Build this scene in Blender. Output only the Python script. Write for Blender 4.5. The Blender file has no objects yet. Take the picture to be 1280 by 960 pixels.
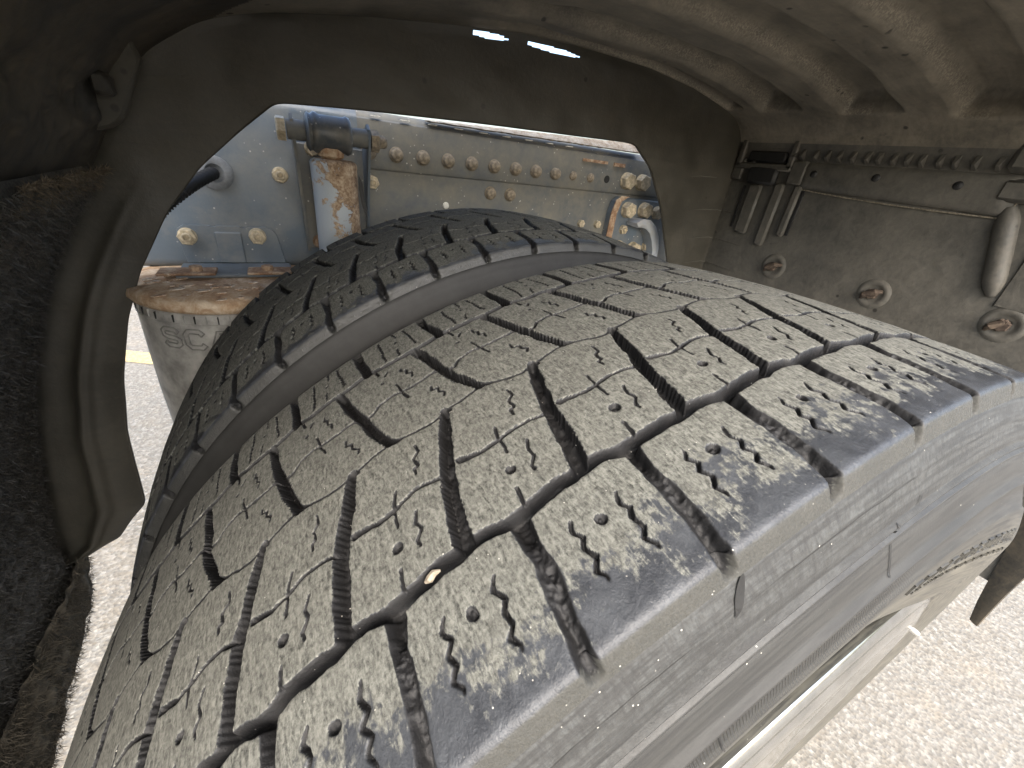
import bpy, math, random
import numpy as np
from mathutils import Vector, Matrix
random.seed(4); rng = np.random.default_rng(7)
rad = math.radians
S = bpy.context.scene
C = S.collection

# ------------------------------------------------------------------ camera
cd = bpy.data.cameras.new('camera'); cam = bpy.data.objects.new('camera', cd); C.objects.link(cam)
cd.sensor_width = 36.0; cd.lens = 506.714 / 1280 * 36; cd.clip_start = 0.01; cd.clip_end = 3000
R_ = np.array([[0.88202253, -0.45797568, 0.11088067], [-0.13535373, -0.47164048, -0.87134071], [0.45134867, 0.75353403, -0.47798625]])
m = Matrix(((R_[0][0], -R_[1][0], -R_[2][0]), (R_[0][1], -R_[1][1], -R_[2][1]), (R_[0][2], -R_[1][2], -R_[2][2]))).to_4x4()
m.translation = (-0.30259553, -0.04159677, 0.5862681)
cam.matrix_world = m
S.camera = cam
# ------------------------------------------------------------------ light (overcast, bright)
SUN_EL, SUN_AZ = 42, 195        # elevation; azimuth measured from +Y (inboard) clockwise towards +X
w = bpy.data.worlds.new('World'); S.world = w; w.use_nodes = True
nt = w.node_tree; nt.nodes.clear()
sky = nt.nodes.new('ShaderNodeTexSky'); sky.sky_type = 'NISHITA'; sky.sun_disc = False
sky.sun_elevation = rad(SUN_EL); sky.sun_rotation = rad(SUN_AZ); sky.air_density = 1.0; sky.dust_density = 4.0; sky.ozone_density = 1.0
bg = nt.nodes.new('ShaderNodeBackground'); bg.inputs['Strength'].default_value = 0.15
wo = nt.nodes.new('ShaderNodeOutputWorld')
nt.links.new(sky.outputs[0], bg.inputs['Color']); nt.links.new(bg.outputs[0], wo.inputs['Surface'])
sl = bpy.data.lights.new('sun', 'SUN'); sl.energy = 1.5; sl.angle = rad(75); sl.color = (1.0, 0.985, 0.91)
sun = bpy.data.objects.new('sun', sl); C.objects.link(sun)
sd = Vector((math.sin(rad(SUN_AZ)) * math.cos(rad(SUN_EL)), math.cos(rad(SUN_AZ)) * math.cos(rad(SUN_EL)), math.sin(rad(SUN_EL))))
sun.rotation_euler = sd.to_track_quat('Z', 'Y').to_euler()
S.view_settings.view_transform = 'Standard'; S.view_settings.look = 'None'
S.view_settings.exposure = 1.85; S.view_settings.gamma = 1
S.render.engine = 'CYCLES'
S.cycles.max_bounces = 8; S.cycles.diffuse_bounces = 6

# ------------------------------------------------------------------ numpy noise
_tab = rng.random((256, 256))
def vn(x, y, seed=0):
    x = np.asarray(x, float) + seed * 17.31; y = np.asarray(y, float) + seed * 9.77
    xi = np.floor(x).astype(int); yi = np.floor(y).astype(int); fx = x - xi; fy = y - yi
    fx = fx * fx * (3 - 2 * fx); fy = fy * fy * (3 - 2 * fy)
    a = _tab[xi & 255, yi & 255]; b = _tab[(xi + 1) & 255, yi & 255]; c = _tab[xi & 255, (yi + 1) & 255]; d = _tab[(xi + 1) & 255, (yi + 1) & 255]
    return (a * (1 - fx) + b * fx) * (1 - fy) + (c * (1 - fx) + d * fx) * fy - 0.5
def fbm(x, y, seed=0, n=3):
    s = 0; a = 1.0
    for i in range(n):
        s = s + a * vn(x * 2 ** i, y * 2 ** i, seed + i * 3); a *= 0.5
    return s
def sstep(a, b, x):
    t = np.clip((x - a) / (b - a), 0, 1); return t * t * (3 - 2 * t)

# ------------------------------------------------------------------ mesh helpers
def link(name, me, mat=None, parent=None, smooth=False):
    o = bpy.data.objects.new(name, me); C.objects.link(o)
    if mat and not me.materials: me.materials.append(mat)
    if parent: o.parent = parent
    if smooth: me.polygons.foreach_set('use_smooth', np.ones(len(me.polygons), bool))
    return o
def mesh_np(name, V, F, attrs=None, smooth=True):
    me = bpy.data.meshes.new(name)
    V = np.asarray(V, np.float32); F = np.asarray(F, np.int32); k = F.shape[1]
    me.vertices.add(len(V)); me.vertices.foreach_set('co', V.ravel())
    me.loops.add(F.size); me.loops.foreach_set('vertex_index', F.ravel())
    me.polygons.add(len(F)); me.polygons.foreach_set('loop_start', np.arange(0, F.size, k, dtype=np.int32))
    me.polygons.foreach_set('use_smooth', np.full(len(F), smooth))
    for n, a in (attrs or {}).items():
        at = me.attributes.new(n, 'FLOAT', 'POINT'); at.data.foreach_set('value', np.asarray(a, np.float32).ravel())
    me.update(); me.validate(); return me
def grid_faces(n, m_):          # n rows, m_ cols
    i = np.arange(n - 1)[:, None] * m_ + np.arange(m_ - 1)[None]
    i = i.ravel(); return np.c_[i, i + 1, i + m_ + 1, i + m_]
class MB:
    def __init__(s): s.v = []; s.f = []
    def add(s, V, F):
        b = len(s.v); s.v += [tuple(p) for p in V]; s.f += [tuple(i + b for i in f) for f in F]
    def box(s, a, b, bev=0.0):
        (x0, y0, z0), (x1, y1, z1) = a, b
        e = min(bev, (x1 - x0) * .45, (y1 - y0) * .45, (z1 - z0) * .45)
        if e <= 0:
            V = [(x, y, z) for x in (x0, x1) for y in (y0, y1) for z in (z0, z1)]
            s.add(V, [(0, 1, 3, 2), (4, 6, 7, 5), (0, 4, 5, 1), (2, 3, 7, 6), (0, 2, 6, 4), (1, 5, 7, 3)]); return
        V = []; idx = {}
        for ix in (0, 1):
            for iy in (0, 1):
                for iz in (0, 1):
                    c = [(x0, x1)[ix], (y0, y1)[iy], (z0, z1)[iz]]; sg = [1 if i == 0 else -1 for i in (ix, iy, iz)]
                    for ax in range(3):
                        p = list(c)
                        for k in range(3):
                            if k != ax: p[k] += sg[k] * e
                        idx[(ix, iy, iz, ax)] = len(V); V.append(p)
        F = []
        for ax in range(3):
            o = [k for k in range(3) if k != ax]
            for sd_ in (0, 1):
                q = []
                for (a_, b_) in ((0, 0), (1, 0), (1, 1), (0, 1)):
                    t = [0, 0, 0]; t[ax] = sd_; t[o[0]] = a_; t[o[1]] = b_; q.append(idx[(*t, ax)])
                F.append(q)
            for a_ in (0, 1):
                for b_ in (0, 1):
                    q = []
                    for sd_ in (0, 1):
                        t = [0, 0, 0]; t[ax] = sd_; t[o[0]] = a_; t[o[1]] = b_; q.append((idx[(*t, o[0])], idx[(*t, o[1])]))
                    F.append([q[0][0], q[0][1], q[1][1], q[1][0]])
        for ix in (0, 1):
            for iy in (0, 1):
                for iz in (0, 1): F.append([idx[(ix, iy, iz, k)] for k in range(3)])
        s.add(V, F)
    def prism(s, pts, frame, h, bev=0.0):   # pts 2D outline; frame(u,v,w)->xyz ; w from 0 to h
        n = len(pts); rings = [(0, 0.0), (h - bev, 0.0)] + ([(h, bev)] if bev > 0 else [])
        cx = sum(p[0] for p in pts) / n; cy = sum(p[1] for p in pts) / n
        V = []
        for (ww, ins) in rings:
            for (a, b) in pts:
                L = math.hypot(a - cx, b - cy) or 1; k = max(0, 1 - ins / L); V.append(frame(cx + (a - cx) * k, cy + (b - cy) * k, ww))
        F = [tuple(range(n))[::-1], tuple(range((len(rings) - 1) * n, len(rings) * n))]
        for r in range(len(rings) - 1):
            for i in range(n): j = (i + 1) % n; F.append((r * n + i, r * n + j, (r + 1) * n + j, (r + 1) * n + i))
        s.add(V, F)
    def lathe(s, prof, seg, frame, close=False):   # prof (r, h), frame(u, v, h)->xyz
        V = []; F = []; n = len(prof)
        for i in range(seg):
            a = 2 * math.pi * i / seg
            for (r, h) in prof: V.append(frame(r * math.cos(a), r * math.sin(a), h))
        for i in range(seg):
            j = (i + 1) % seg
            for k in range(n - 1): F.append((i * n + k, j * n + k, j * n + k + 1, i * n + k + 1))
        s.add(V, F)
    def tube(s, pts, r, seg=10):
        pts = [Vector(p) for p in pts]; V = []; F = []; n = len(pts)
        rr = r if isinstance(r, (list, tuple)) else [r] * n
        up = Vector((0.1, 0.3, 0.95))
        for i, p in enumerate(pts):
            t = (pts[min(i + 1, n - 1)] - pts[max(i - 1, 0)]).normalized(); a = t.cross(up).normalized(); b = t.cross(a)
            for k in range(seg):
                q = 2 * math.pi * k / seg; V.append(p + (a * math.cos(q) + b * math.sin(q)) * rr[i])
        for i in range(n - 1):
            for k in range(seg): l = (k + 1) % seg; F.append((i * seg + k, i * seg + l, (i + 1) * seg + l, (i + 1) * seg + k))
        F.append(tuple(range(seg))[::-1]); F.append(tuple(range((n - 1) * seg, n * seg))); s.add(V, F)
    def mesh(s, name, smooth=False, angle=40):
        me = bpy.data.meshes.new(name); me.from_pydata(s.v, [], s.f); me.validate()
        import bmesh
        bm = bmesh.new(); bm.from_mesh(me); bmesh.ops.recalc_face_normals(bm, faces=bm.faces)
        if smooth:
            for f in bm.faces: f.smooth = True
            for e in bm.edges:
                if len(e.link_faces) == 2 and e.calc_face_angle(0) > rad(angle): e.smooth = False
        bm.to_mesh(me); bm.free(); return me
def fY(x0, y0, z0):     # local (u,v,h) -> x=u, z=v, sticking out towards -Y
    return lambda u, v, h: (x0 + u, y0 - h, z0 + v)
def fX(x0, y0, z0):     # sticking out towards -X
    return lambda u, v, h: (x0 - h, y0 + u, z0 + v)
def fZ(x0, y0, z0):
    return lambda u, v, h: (x0 + u, y0 + v, z0 + h)
def thing(name, label, cat, loc=(0, 0, 0), group=None):
    o = bpy.data.objects.new(name, None); C.objects.link(o); o.location = loc; o.empty_display_size = .05
    o['label'] = label; o['category'] = cat
    if group: o['group'] = group
    return o
def part(name, me, mat, parent, **kw):
    o = link(name, me, mat, parent)
    if parent.parent is None: o.matrix_parent_inverse = Matrix.Translation(-Vector(parent.location))
    for k, v in kw.items(): o[k] = v
    return o

# ------------------------------------------------------------------ materials
class NM:
    def __init__(s, name):
        s.m = bpy.data.materials.new(name); s.m.use_nodes = True; s.t = s.m.node_tree; s.b = s.t.nodes['Principled BSDF']; s.co = None
    def n(s, typ, **kw):
        x = s.t.nodes.new(typ)
        for k, v in kw.items():
            if k in x.inputs: x.inputs[k].default_value = v
            else: setattr(x, k, v)
        return x
    def l(s, a, b): s.t.links.new(a, b)
    def coord(s, which='Object'):
        if not s.co: s.co = s.n('ShaderNodeTexCoord')
        return s.co.outputs[which]
    def noise(s, scale, detail=4, rough=.6, vec=None, dist=0.0):
        x = s.n('ShaderNodeTexNoise'); x.inputs['Scale'].default_value = scale; x.inputs['Detail'].default_value = detail
        x.inputs['Roughness'].default_value = rough; x.inputs['Distortion'].default_value = dist
        s.l(vec or s.coord(), x.inputs['Vector']); return x.outputs['Fac']
    def ramp(s, fac, stops, interp='LINEAR'):
        x = s.n('ShaderNodeValToRGB'); cr = x.color_ramp; cr.interpolation = interp
        while len(cr.elements) < len(stops): cr.elements.new(.5)
        for e, (p, c) in zip(cr.elements, stops):
            e.position = p; e.color = (c, c, c, 1) if isinstance(c, (int, float)) else (*c, 1)
        s.l(fac, x.inputs['Fac']); return x.outputs['Color']
    def mix(s, fac, a, b):
        x = s.n('ShaderNodeMix', data_type='RGBA')
        for i, v in ((0, fac), (6, a), (7, b)):
            if hasattr(v, 'links'): s.l(v, x.inputs[i])
            else: x.inputs[i].default_value = v if i == 0 else (*v, 1)
        return x.outputs[2]
    def math(s, op, a, b=0.0, c=0.0):
        x = s.n('ShaderNodeMath', operation=op)
        for i, v in enumerate((a, b, c)):
            if hasattr(v, 'links'): s.l(v, x.inputs[i])
            else: x.inputs[i].default_value = v
        return x.outputs[0]
    def bump(s, h, strength=.3, dist=.001, prev=None):
        x = s.n('ShaderNodeBump'); x.inputs['Strength'].default_value = strength; x.inputs['Distance'].default_value = dist
        s.l(h, x.inputs['Height'])
        if prev: s.l(prev, x.inputs['Normal'])
        return x.outputs['Normal']
    def out(s, base=None, rough=None, normal=None, metal=None):
        for nm, v in (('Base Color', base), ('Roughness', rough), ('Normal', normal), ('Metallic', metal)):
            if v is None: continue
            if hasattr(v, 'links'): s.l(v, s.b.inputs[nm])
            else: s.b.inputs[nm].default_value = (*v, 1) if isinstance(v, tuple) else v
        return s.m
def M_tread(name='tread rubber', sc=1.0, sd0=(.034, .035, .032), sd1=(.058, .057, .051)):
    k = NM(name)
    at = k.n('ShaderNodeAttribute'); at.attribute_name = 'dust'; dust = at.outputs['Fac']
    g1 = k.noise(620, 5, .75); g2 = k.noise(70, 4, .6); g3 = k.noise(1400, 3, .7)
    mp = k.n('ShaderNodeMapping'); mp.inputs['Scale'].default_value = (1, .35, 1); k.l(k.coord(), mp.inputs['Vector'])
    g4 = k.noise(600, 4, .65, vec=mp.outputs[0], dist=.6)
    gr = k.math('ADD', k.math('MULTIPLY', g1, .45), k.math('MULTIPLY', g4, .55))
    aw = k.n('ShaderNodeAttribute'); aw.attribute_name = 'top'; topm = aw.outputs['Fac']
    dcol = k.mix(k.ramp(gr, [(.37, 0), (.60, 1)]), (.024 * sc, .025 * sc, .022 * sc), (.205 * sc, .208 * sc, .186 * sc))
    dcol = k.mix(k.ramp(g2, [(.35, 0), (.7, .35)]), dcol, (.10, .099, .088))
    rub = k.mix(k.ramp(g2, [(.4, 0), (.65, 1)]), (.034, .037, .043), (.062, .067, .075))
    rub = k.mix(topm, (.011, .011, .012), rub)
    # dust breaks up at the border of its mask
    fac = k.math('ADD', dust, k.math('MULTIPLY', k.math('SUBTRACT', gr, .5), 2.2))
    fac = k.ramp(fac, [(.36, 0), (.72, 1)])
    fac = k.math('MULTIPLY', fac, k.ramp(dust, [(.02, 0), (.25, 1)]))
    asd = k.n('ShaderNodeAttribute'); asd.attribute_name = 'side'; sidem = asd.outputs['Fac']
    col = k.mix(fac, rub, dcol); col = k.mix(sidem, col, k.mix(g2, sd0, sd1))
    vo = k.n('ShaderNodeTexVoronoi'); vo.inputs['Scale'].default_value = 380; k.l(k.coord(), vo.inputs['Vector'])
    sp = k.math('MULTIPLY', k.ramp(vo.outputs['Distance'], [(.08, 1), (.13, 0)]), k.ramp(k.noise(160, 2), [(.60, 0), (.66, 1)]))
    col = k.mix(sp, col, (.55, .53, .48))
    nrm = k.bump(gr, .55, .0012); nrm = k.bump(g3, .25, .0004, nrm)
    k.b.inputs['Specular IOR Level'].default_value = .5
    return k.out(col, k.mix(fac, k.mix(topm, (.62,) * 3, (.33,) * 3), (.9, .9, .9)), nrm)
def M_sidewall():
    k = NM('sidewall rubber')
    xyz = k.n('ShaderNodeSeparateXYZ'); k.l(k.coord(), xyz.inputs[0])
    X, Y, Z = xyz.outputs
    r = k.math('SQRT', k.math('ADD', k.math('MULTIPLY', X, X), k.math('MULTIPLY', Z, Z)))
    ang = k.math('ARCTAN2', X, Z)
    fin = k.math('SINE', k.math('MULTIPLY', ang, 1610.0))
    msk = k.math('MULTIPLY', k.ramp(r, [(.4333, 0), (.4345, 1)]), k.ramp(r, [(.4465, 1), (.448, 0)]))
    # the fins stop where the text panel starts
    msk = k.math('MULTIPLY', msk, k.ramp(k.math('ADD', ang, 1.0), [(.78, 1), (.88, 0)]))
    g = k.noise(260, 5, .7); g2 = k.noise(25, 4, .6); g3 = k.noise(900, 3, .6)
    cx_ = k.n('ShaderNodeCombineXYZ'); k.l(k.math('MULTIPLY', ang, 260.0), cx_.inputs[0]); k.l(k.math('MULTIPLY', r, 110.0), cx_.inputs[1])
    stk = k.noise(1.0, 5, .7, vec=cx_.outputs[0]); cy_ = k.n('ShaderNodeCombineXYZ'); k.l(k.math('MULTIPLY', ang, 9.0), cy_.inputs[0]); k.l(k.math('MULTIPLY', r, 420.0), cy_.inputs[1]); arc_ = k.noise(1.0, 5, .65, vec=cy_.outputs[0])
    worn = k.ramp(r, [(.462, 0), (.49, 1)])
    base = k.mix(g2, (.027, .027, .026), (.048, .048, .046))
    dustlow = k.ramp(r, [(.40, 1), (.437, 0)])
    base = k.mix(k.math('MULTIPLY', dustlow, k.ramp(g2, [(.3, .6), (.6, .95)])), base, (.125, .117, .095))
    base = k.mix(k.math('MULTIPLY', worn, k.ramp(g, [(.4, .2), (.65, .9)])), base, (.075, .079, .079))
    base = k.mix(k.math('MULTIPLY', worn, k.ramp(stk, [(.45, 0), (.7, .8)])), base, (.020, .020, .021)); base = k.mix(k.ramp(arc_, [(.42, .75), (.56, 0)]), base, (.022, .022, .022))
    vo = k.n('ShaderNodeTexVoronoi'); vo.inputs['Scale'].default_value = 300; k.l(k.coord(), vo.inputs['Vector'])
    sp = k.math('MULTIPLY', k.ramp(vo.outputs['Distance'], [(.07, 1), (.12, 0)]), k.ramp(k.noise(120, 2), [(.60, 0), (.66, 1)]))
    base = k.mix(sp, base, (.6, .58, .52))
    base = k.mix(k.math('MULTIPLY', msk, k.ramp(fin, [(.2, .8), (.6, 0)])), base, (.03, .03, .028))
    rc = k.math('ABSOLUTE', k.math('ADD', k.math('SUBTRACT', r, .4912), k.math('MULTIPLY', k.math('SUBTRACT', k.noise(45, 4), .5), .0035)))
    crk = k.math('MULTIPLY', k.ramp(k.math('MULTIPLY', rc, 1000.0), [(.25, 1), (.6, 0)]), k.ramp(k.noise(14, 2), [(.46, 0), (.52, 1)]))
    base = k.mix(crk, base, (.012, .012, .012))
    nrm = k.bump(k.math('MULTIPLY', fin, msk), .8, .0006)
    nrm = k.bump(k.math('MULTIPLY', g, k.ramp(r, [(.46, .1), (.48, 1)])), .35, .0012, nrm); nrm = k.bump(g3, .12, .0004, nrm)
    return k.out(base, .52, nrm)
def M_plastic(name='mudguard plastic', base=(.080, .072, .058), dust=(.27, .238, .185), amt=(.36, .68), rough=.55, sc=9):
    k = NM(name)
    a = k.noise(sc, 6, .65, dist=.4); b = k.noise(130, 5, .7); mp = k.n('ShaderNodeMapping'); mp.inputs['Scale'].default_value = (.25, 1.4, 1)
    k.l(k.coord(), mp.inputs['Vector']); c = k.noise(46, 6, .7, vec=mp.outputs[0], dist=1.2)
    m_ = k.math('ADD', k.math('MULTIPLY', a, .5), k.math('ADD', k.math('MULTIPLY', b, .2), k.math('MULTIPLY', c, .3)))
    f = k.ramp(m_, [(amt[0], 0), (amt[1], 1)])
    col = k.mix(f, base, dust)
    drop = k.n('ShaderNodeTexVoronoi'); drop.inputs['Scale'].default_value = 26; k.l(k.coord(), drop.inputs['Vector'])
    col = k.mix(k.math('MULTIPLY', k.ramp(drop.outputs['Distance'], [(.08, 1), (.13, 0)]), k.ramp(k.noise(11, 2), [(.55, 0), (.6, .8)])), col, (.012, .011, .010))
    e = k.n('ShaderNodeAttribute'); e.attribute_name = 'edge_dust'
    col = k.mix(k.math('MULTIPLY', e.outputs['Fac'], k.ramp(k.noise(330, 5, .75), [(.44, .0), (.62, .6)])), col, (.50, .44, .34))
    return k.out(col, k.mix(f, (rough,) * 3, (.85,) * 3), k.bump(m_, .35, .004, k.bump(b, .2, .001)))
def M_paint(name='chassis paint', base=(.125, .155, .185), dirt=(.24, .235, .21), amt=(.46, .74), rough=.3):
    k = NM(name)
    a = k.noise(7, 6, .65); b = k.noise(90, 5, .75); c = k.noise(24, 5, .6, dist=.5)
    v = k.math('ADD', k.math('MULTIPLY', a, .45), k.math('ADD', k.math('MULTIPLY', b, .2), k.math('MULTIPLY', c, .35)))
    f = k.ramp(v, [(amt[0], 0), (amt[1], 1)])
    col = k.mix(k.ramp(a, [(.3, 0), (.7, 1)]), base, tuple(x * .72 for x in base)); col = k.mix(f, col, dirt)
    vo = k.n('ShaderNodeTexVoronoi'); vo.inputs['Scale'].default_value = 90; k.l(k.coord(), vo.inputs['Vector'])
    sp = k.math('MULTIPLY', k.ramp(vo.outputs['Distance'], [(.09, 1), (.15, 0)]), k.ramp(k.noise(30, 2), [(.5, 0), (.6, 1)]))
    col = k.mix(sp, col, (.5, .48, .44))
    return k.out(col, k.mix(f, (rough,) * 3, (.8,) * 3), k.bump(b, .12, .001))
def M_rust(name='rust', a=(.30, .18, .105), b=(.52, .41, .29), c=(.12, .07, .045), sc=40):
    k = NM(name); n1 = k.noise(sc, 7, .7, dist=.6); n2 = k.noise(sc * 4, 5, .7)
    col = k.ramp(k.math('ADD', k.math('MULTIPLY', n1, .7), k.math('MULTIPLY', n2, .3)), [(.32, c), (.48, a), (.62, b), (.75, tuple(min(1, x * 1.35) for x in b))])
    return k.out(col, .85, k.bump(n1, .7, .004, k.bump(n2, .4, .001)))
def M_simple(name, col, rough=.5, metal=0.0, nz=60, var=.3, bump=.15):
    k = NM(name); a = k.noise(nz, 5, .65)
    return k.out(k.mix(k.ramp(a, [(.35, 0), (.68, 1)]), tuple(x * (1 - var) for x in col), tuple(min(1, x * (1 + var)) for x in col)), rough, k.bump(a, bump, .001), metal)
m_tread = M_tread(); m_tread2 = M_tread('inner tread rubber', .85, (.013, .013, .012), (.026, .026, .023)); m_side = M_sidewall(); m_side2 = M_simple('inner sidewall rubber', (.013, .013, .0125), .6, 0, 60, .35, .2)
m_plas = M_plastic(); m_plas2 = M_plastic('skirt plastic', (.040, .037, .029), (.095, .084, .063), (.45, .8), .5, 5)
m_lead = M_plastic('leading plastic', (.024, .022, .018), (.105, .084, .055), (.44, .72), .6, 9)  # dark dirty plastic, shade of the arch's left end also put into the colour
m_wall = M_plastic('rear panel plastic', (.045, .044, .039), (.155, .142, .118), (.36, .70), .45, 7)
m_dark = M_simple('black plastic', (.012, .012, .012), .6)
m_paint = M_paint(); m_paintd = M_paint('dirty chassis paint', (.115, .125, .13), (.22, .205, .165), (.40, .62), .5)
m_bolt = M_simple('dusty zinc bolt', (.50, .42, .29), .6, .1, 140, .35, .4)
m_boltd = M_simple('dirty bolt', (.26, .215, .155), .8, 0, 140, .45, .6)
m_rust = M_rust(); m_rustd = M_rust('dark rust', (.055, .038, .028), (.12, .09, .065), (.02, .014, .01)); m_mat = M_simple('bristle fibre', (.055, .050, .042), .45, 0, 420, .95)  # bristle fibre varies strongly in tone, glints put into the colour
m_rubber = M_simple('bellows rubber', (.36, .35, .325), .6, 0, 30, .35, .2)
m_eye = M_paint('bushing paint', (.07, .08, .09), (.22, .20, .16), (.45, .7), .3)
def M_shock():
    k = NM('shock tube'); xyz = k.n('ShaderNodeSeparateXYZ'); k.l(k.coord(), xyz.inputs[0])
    n1 = k.noise(38, 6, .7, dist=.5); n2 = k.noise(160, 5, .7)
    g = k.math('ADD', k.math('MULTIPLY', k.math('ADD', xyz.outputs[0], .222), 14.0), k.math('SUBTRACT', n1, .5))
    z = k.math('MULTIPLY', k.math('SUBTRACT', xyz.outputs[2], .50), 9.0)
    f = k.ramp(k.math('ADD', k.math('ADD', g, k.math('MULTIPLY', z, .5)), k.math('MULTIPLY', k.math('SUBTRACT', n1, .5), 2.0)), [(.0, 0), (.12, 1)])
    rust = k.ramp(k.math('ADD', k.math('MULTIPLY', n1, .5), k.math('MULTIPLY', n2, .5)), [(.38, (.12, .075, .045)), (.5, (.32, .22, .14)), (.6, (.52, .41, .29))])
    return k.out(k.mix(f, (.42, .46, .49), rust), k.mix(f, (.4,) * 3, (.85,) * 3), k.bump(n1, .5, .003, k.bump(n2, .4, .001)))
m_shock = M_shock()
m_chrome = M_simple('polished rim', (.66, .67, .67), .13, 1.0, 26, .22, .10)
def M_ground():
    k = NM('concrete ground'); vo = k.n('ShaderNodeTexVoronoi'); vo.inputs['Scale'].default_value = 110; k.l(k.coord(), vo.inputs['Vector'])
    n1 = k.noise(60, 5, .7); n2 = k.noise(1.6, 4, .6); n3 = k.noise(9, 4, .6)
    col = k.mix(k.ramp(vo.outputs['Color'], [(.2, 0), (.8, 1)]), (.18, .167, .14), (.34, .32, .275))
    col = k.mix(k.ramp(n1, [(.42, .75), (.6, 0)]), col, (.15, .13, .10))
    col = k.mix(k.ramp(n2, [(.35, .3), (.65, 0)]), col, (.27, .25, .22)); col = k.mix(k.ramp(n3, [(.3, .35), (.5, 0)]), col, (.30, .25, .18))
    return k.out(col, .9, k.bump(vo.outputs['Distance'], .5, .004, k.bump(n1, .4, .003)))
m_ground = M_ground()

# ------------------------------------------------------------------ setting
g = 120.0
V = [(-g, -g, -.5), (g, -g, -.5), (g, g, -.5), (-g, g, -.5)]
o = link('ground', mesh_np('ground', V, [(0, 1, 2, 3)]), m_ground); o['kind'] = 'structure'
mb = MB(); d0 = Vector((-.035, 1, 0)).normalized()
P0 = Vector((-1.05, 2.47, -.496)); dr = Vector((1, -.55, 0)).normalized(); nn = Vector((-dr.y, dr.x, 0)) * .055
mb.add([P0 - dr * 4 - nn, P0 + dr * .35 - nn, P0 + dr * .35 + nn, P0 - dr * 4 + nn], [(0, 1, 2, 3)])
o = link('painted_line', mb.mesh('painted_line'), M_simple('yellow line paint', (.55, .42, .20), .8, 0, 90, .35)); o['kind'] = 'structure'

# ------------------------------------------------------------------ tyre tread (relief drawn for one pitch, then rolled round the wheel)
PA = 0.11049; PM = PA * 520.0; WD = 263.0; PHI = rad(27.3)
DX = .3; ys = np.arange(-18, 282, DX); xs = np.arange(0, 1, DX / PM); NX = len(xs)
GX, GY = np.meshgrid(xs * PM, ys, indexing='ij')
H = np.zeros_like(GX)
def groove(pts, wd, dp, soft=.7, serr=0.0, lip=0.0):
    global H
    n = len(pts); wd = wd if isinstance(wd, (list, tuple)) else [wd] * n; dp = dp if isinstance(dp, (list, tuple)) else [dp] * n
    s0 = 0.0
    for i in range(n - 1):
        a = np.array([pts[i][0] * PM, pts[i][1]]); b = np.array([pts[i + 1][0] * PM, pts[i + 1][1]]); ab = b - a; L = np.hypot(*ab) + 1e-9
        mrg = max(wd) / 2 + soft + 2.5
        for sh in (-2, -1, 0, 1, 2):
            x0 = min(a[0], b[0]) - mrg + sh * PM; x1 = max(a[0], b[0]) + mrg + sh * PM
            i0 = max(0, int(x0 / DX)); i1 = min(NX, int(x1 / DX) + 2)
            if i1 <= i0: continue
            j0 = max(0, int((min(a[1], b[1]) - mrg + 18) / DX)); j1 = min(len(ys), int((max(a[1], b[1]) + mrg + 18) / DX) + 2)
            if j1 <= j0: continue
            X = GX[i0:i1, j0:j1] - sh * PM; Y = GY[i0:i1, j0:j1]
            t = np.clip(((X - a[0]) * ab[0] + (Y - a[1]) * ab[1]) / (L * L), 0, 1)
            d = np.hypot(X - a[0] - t * ab[0], Y - a[1] - t * ab[1])
            wv = wd[i] + (wd[i + 1] - wd[i]) * t; dv = dp[i] + (dp[i + 1] - dp[i]) * t
            if serr: 
                q = (s0 + t * L) / 2.9; wv = wv + serr * np.sin(q * 2 * np.pi)
            h = -dv * sstep(0, 1, (wv / 2 + soft * .5 - d) / soft)
            if lip: h = np.minimum(h, -lip * np.exp(-np.clip(d - wv / 2, 0, 9) / .9))
            H[i0:i1, j0:j1] = np.minimum(H[i0:i1, j0:j1], h)
        s0 += L
def sh(pts, k): return [(p[0] + k, p[1]) for p in pts]
C1 = [(.0, 54.5), (.1, 54.8), (.3, 56.2), (.45, 56.8), (.55, 56.2), (.65, 57), (.75, 57.6), (.86, 56.6), (.95, 55), (1.0, 54.5)]
C1W = [4.4, 5.2, 5.4, 5.4, 5.0, 4.6, 4.2, 3.8, 4.0, 4.4]
GS = [(.052, 53), (.035, 46), (.022, 40), (.03, 32), (.019, 22.5), (.004, 15), (-.022, 7), (-.045, -1), (-.045, -6), (-.045, -8.2)]
LA = [(.015, 134.6), (-.068, 120.5), (-.127, 110), (-.21, 97), (-.262, 84), (-.30, 72), (-.345, 58.5)]
EL = [(-.085, 97.6), (.128, 94.6), (.276, 95.8), (.453, 97.7), (.593, 97.5), (.72, 95.2), (.79, 97)]
CL = [(.02, 134.4), (.256, 137.1), (.43, 139), (.55, 137.4), (.723, 133.6), (.896, 132.3), (1.02, 134.4)]
GF = [(.10, 217), (.155, 200), (.19, 189), (.245, 176), (.315, 161), (.39, 147.5), (.44, 140)]
E2 = [(.27, 172), (.392, 171.3), (.487, 175.9), (.653, 177.8), (.747, 176.6), (.894, 175.6), (1.146, 177.0), (1.24, 175)]
C2 = [(.0, 217.5), (.15, 216.3), (.3, 217.2), (.42, 219), (.55, 219.3), (.705, 217.2), (.88, 217), (1.0, 217.5)]
GH = [(.487, 219), (.455, 238), (.435, 252), (.425, 264), (.425, 275)]
groove(C1, C1W, 8.5, 1.6, 0, .35)
groove(GS, [6.8, 5.6, 4.8, 5.4, 5.2, 4.8, 5.0, 5.6, 5.2, 4.0], [8, 7, 3.0, 1.7, 2.2, 4.0, 6.5, 7, 5, .2], 2.4, 0, .5)
groove(LA, [3.6, 5.6, 6.2, 6.6, 6.4, 6.8, 6.6], [7, 8, 8, 8, 8, 8, 8.3], 1.3, .45, .2)
groove([(.02, 135), (.075, 133.2)], [4.2, 1], [7, 3], 1.0)
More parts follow.
